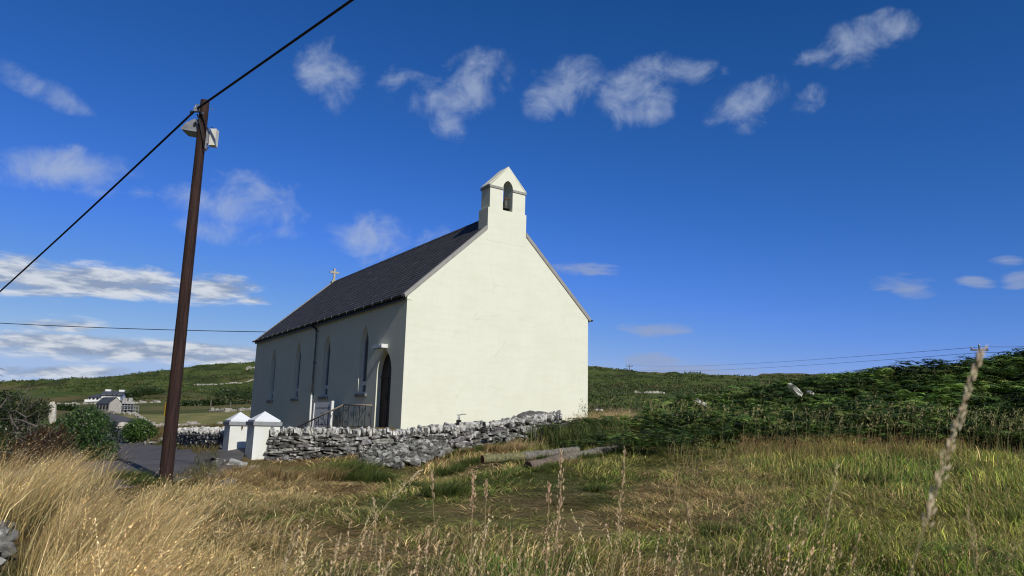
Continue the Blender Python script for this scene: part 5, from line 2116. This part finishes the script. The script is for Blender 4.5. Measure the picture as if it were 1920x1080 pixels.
    for (px, py, Y, w, h, lab) in hb:
        p = at(px, py, Y)
        p[2] = g1(p[0], p[1])
        shrub('hedge_bush', lab, 'bush', [((p[0] + w * f, p[1], p[2] + h * .45), (w * .42, w * .35, h * .62)) for f in (-.7, -.2, .3, .75)], 1500, .45, [(.022, .042, .010), (.035, .060, .014), (.05, .075, .02)], [3, 3, 1], 3, parent_loc=tuple(p))
    # dark shrub band right of the gable
    p = at(1128, 762, 36)
    p[2] = g1(p[0], p[1])
    shrub('heather_shrub', 'brownish low shrub beside the right foot of the gable', 'shrub', [((p[0] + f, p[1] + .3 * f, p[2] + .35), (.8, .6, .55)) for f in (-1.0, 0, 1.0, 2.0)], 3600, .09, [(.05, .035, .018), (.06, .05, .02), (.035, .045, .014)], [3, 2, 2], 5, parent_loc=tuple(p))


def stone_corner():
    """tumbled stones of the old field wall at the lower left"""
    rnd = random.Random(12)
    OLD = [stone_mesh(300 + k, rnd.uniform(.09, .2), rnd.uniform(.06, .12), rnd.uniform(.03, .06)) for k in range(8)]
    for me in OLD:
        me.materials.append(M['rubble'])
    for k in range(52):
        px = rnd.uniform(-60, 66)
        r = rnd.uniform(6.3, 9.2)
        ph = math.atan((px - 960) / FPX)
        x, y = r * math.sin(ph), r * math.cos(ph)
        z = g1(x, y)
        loose_stone((x, y, z + rnd.uniform(.0, .12)), rnd.uniform(.5, 1.25), (rnd.gauss(0, .6), rnd.gauss(0, .6), rnd.uniform(0, 6.3)), rnd.choice(OLD), 'lichened stone of the tumbled old wall in the lower left corner', 'stones of the tumbled old wall')
    for (px, py, Y, s, lab) in ((403, 868, 17.6, 2.4, 'large rough boulder at the foot of the farther gate pier'), (400, 905, 14.5, 1.9, 'flat mossy rock in dry grass right of the utility pole'), (415, 922, 13.4, 1.6, 'pale sunken rock in front of the flat mossy rock'), (440, 877, 17.8, 1.9, 'low grey stone in front of the two gate piers'), (475, 878, 17.7, 1.5, 'dark stone under the nearer gate pier'), (538, 868, 17.6, 1.3, 'pale stone fallen below the wall near the pier'), (345, 905, 13.6, 1.5, 'dark stone beside the foot of the utility pole')):
        p = at(px, py, Y)
        loose_stone((p[0], p[1], g1(p[0], p[1]) + .05), s * .95, (.2, .15, px * .1), RUB[int(px) % 14], lab, None, 'boulder')
    for (px, py, Y, s, rot, lab) in ((1490, 731, 23.6, 1.0, (.1, .75, .2), 'white slab of rock sticking out of the bracken'), (1520, 736, 23.6, .6, (.3, .1, .9), 'small white rock lying right of the white slab in the bracken'), (1314, 755, 22.8, .7, (.3, .3, .5), 'white rock half hidden in bracken under the crest'), (1123, 769, 26.5, .5, (0, 0, 0), 'round pale rock at the right foot of the gable')):
        me = stone_mesh(int(px), .26, .15, .07)
        me.materials.append(M['coping'])
        p = at(px, py, Y)
        o = loose_stone(p, s, rot, me, lab, None, 'white_rock')


def tall_stalks():
    """the few stalks near the camera that stand out one by one"""
    mt = M['straw']

    def stalk(tip, foot, Yt, Yf, head, nsp, spl, thick, label, bend=0., col=(.50, .38, .22), low=(.20, .19, .07), fat=.012):
        a, b = at(*foot, Yf), at(*tip, Yt)
        root = empty('grass_stalk', a, 0, label, 'grass stalk')
        n = 14
        pts = []
        for k in range(n + 1):
            t = k / n
            p = (b - a) * t
            p[0] += bend * math.sin(math.pi * t)
            pts.append(p)
        m = MB()
        m.tube(pts, list(np.linspace(thick, thick * .45, n + 1)), 6)
        for k in range(len(m.v)):
            t = (k // 6) / n
            m.c[k] = tuple(np.array(low) * (1 - t) + np.array(col) * t)
        m.build('stem', mt, root, True)
        h = MB()
        rnd = random.Random(int(tip[0]))
        for k in range(nsp):
            t = 1 - head * (k + rnd.random() * .5) / nsp
            i = min(int(t * n), n - 1)
            f = t * n - i
            p = pts[i] * (1 - f) + pts[i + 1] * f
            ax = pts[i + 1] - pts[i]
            ax = ax / np.linalg.norm(ax)
            o = np.array([rnd.gauss(0, 1), rnd.gauss(0, 1), rnd.gauss(0, .3)])
            o = o - ax * (o @ ax)
            o /= np.linalg.norm(o)
            d = ax + o * rnd.uniform(.08, .42)
            d /= np.linalg.norm(d)
            s = np.cross(d, o)
            s /= np.linalg.norm(s)
            q = np.cross(d, s)
            ll = spl * rnd.uniform(.7, 1.3)
            ww = ll * .105
            c0 = p + o * fat * rnd.random() * (.4 + 1.2 * (1 - t) / head)
            vs = [c0] + [c0 + d * ll * g + (s * math.cos(e) + q * math.sin(e)) * ww * wk for g, wk in ((.3, 1), (.65, .8)) for e in (0, 1.57, 3.14, 4.71)] + [c0 + d * ll]
            fs = [(0, 1 + e, 1 + (e + 1) % 4) for e in range(4)] + [(1 + e, 1 + (e + 1) % 4, 5 + (e + 1) % 4, 5 + e) for e in range(4)] + [(9, 5 + (e + 1) % 4, 5 + e) for e in range(4)]
            g = rnd.uniform(.9, 1.35)
            h.add(vs, fs, tuple(min(c * g, .85) for c in col))
        h.build('seed_head', mt, root, True)

    stalk((1840, 657), (1662, 1230), .80, .76, .62, 90, .0105, .0006, 'tall blurred seeding stalk close to the camera at the right', -.002, (.74, .60, .40), (.26, .22, .11), .0035)
    stalk((1570, 872), (1530, 1180), 1.9, 1.9, .36, 60, .011, .0013, 'slender pale stalk left of the blurred tall one', -.01, (0.77, 0.63, 0.33), (.22, .24, .08), .006)
    stalk((1172, 843), (1125, 1180), 2.3, 2.3, .55, 70, .013, .0016, 'slender stalk leaning right above the dark log', .012, (0.66, 0.50, 0.29), (.30, .26, .10), .008)
    stalk((1052, 848), (1010, 1170), 2.3, 2.2, .62, 90, .014, .0017, 'dense tan stalk rising in front of the dark log end', .02, (0.72, 0.52, 0.32), (.3, .25, .1), .014)
    stalk((1030, 911), (1020, 1170), 2.3, 2.3, .14, 26, .014, .0016, 'short-headed pinkish stalk beside the dense tan stalk', 0, (0.69, 0.47, 0.30), (.3, .25, .1), .006)
    stalk((888, 894), (878, 1170), 2.6, 2.6, .26, 46, .015, .0017, 'pinkish tan stalk with a thick braided head', 0, (0.69, 0.47, 0.30), (.24, .2, .09), .008)
    stalk((912, 902), (905, 1170), 2.8, 2.8, .16, 30, .014, .0016, 'thin stalk with a small head right of the braided one', 0, (0.63, 0.44, 0.28), (.24, .2, .09), .006)
    stalk((810, 884), (850, 1160), 2.7, 2.7, .2, 34, .013, .0016, 'stalk leaning left with a nodding head left of the braided one', -.02, (0.63, 0.47, 0.29), (.22, .2, .09), .006)
    stalk((1288, 946), (1330, 1170), 2.4, 2.4, .18, 32, .013, .0016, 'brown stalk leaning left above the green tuft', 0, (0.58, 0.41, 0.26), (.22, .2, .09), .006)
    stalk((700, 935), (690, 1160), 2.9, 2.9, .2, 34, .013, .0016, 'thin straw stalk standing over the flattened dry grass', .02, (0.69, 0.55, 0.33), (.24, .2, .09), .01)
    stalk((788, 881), (640, 1120), 3.2, 3.0, .25, 40, .015, .0016, 'long straw stalk bending far to the right over the field', -.06, (0.76, 0.62, 0.39), (.3, .25, .12), .016)
    stalk((1815, 955), (1840, 1160), 1.6, 1.6, .4, 40, .010, .0010, 'faint thin stalk right of the blurred tall one', 0, (0.58, 0.46, 0.25), (.22, .2, .09), .008)


def flowers():
    B = Bulk()
    n = 260
    x, y, px, r = sector(n, 1300, 2000, 12, 21.5, 0)
    x2, y2, _, _ = sector(26, 640, 1500, 4.5, 8, 0)
    x, y = np.concatenate([x, x2]), np.concatenate([y, y2])
    n = len(x)
    z = ground(x, y) + RNG.uniform(.22, .45, n)
    per = 5
    P = np.repeat(np.stack([x, y, z], -1), per, 0)
    ax = rnd_dir(n * per)
    ax[:, 2] = abs(ax[:, 2]) * .5
    ax = unit(ax)
    sd_ = unit(np.cross(ax, rnd_dir(n * per)))
    ln = np.full(n * per, .016)
    B.add(*kites(P, ax, sd_, ln, ln * .8, np.tile((.62, .44, .02), (n * per, 1))))
    c = np.tile((.08, .1, .03), (n, 1))
    B.add(*blades(np.stack([x, y, z - .3], -1), np.full(n, .3), np.zeros((n, 2)), np.full(n, .004), c, c))
    o = link('yellow_flowers', B.mesh('yellow_flowers'), M['grass'])
    tag(o, 'tiny yellow flowers dotted through the meadow grass', 'flowers', kind='stuff')


def wall_stand():
    p = at(860, 797, 20.95)
    r = empty('tap_stand', p, 0, 'small dark standpipe with a thin arm on the wall before the gable', 'standpipe')
    MB().box(-.065, .065, -.1, .1, -.05, .14).build('block', M['core'], r)
    MB().tube([(-.02, 0, .13), (-.02, 0, .29)], .014, 8).tube([(.02, 0, .13), (.02, 0, .29)], .012, 8).build('pipe', M['galv'], r, True)
    MB().tube([(-.06, 0, .28), (.03, 0, .28), (.10, 0, .305), (.20, 0, .305)], .010, 8).build('arm', M['iron'], r, True)


wall_stand()
field_grass()
tussocks()
golden_grass()
foreground_stalks()
bracken()
verge_grass()
hill_scrub()
shrubs()
stone_corner()
tall_stalks()
flowers()
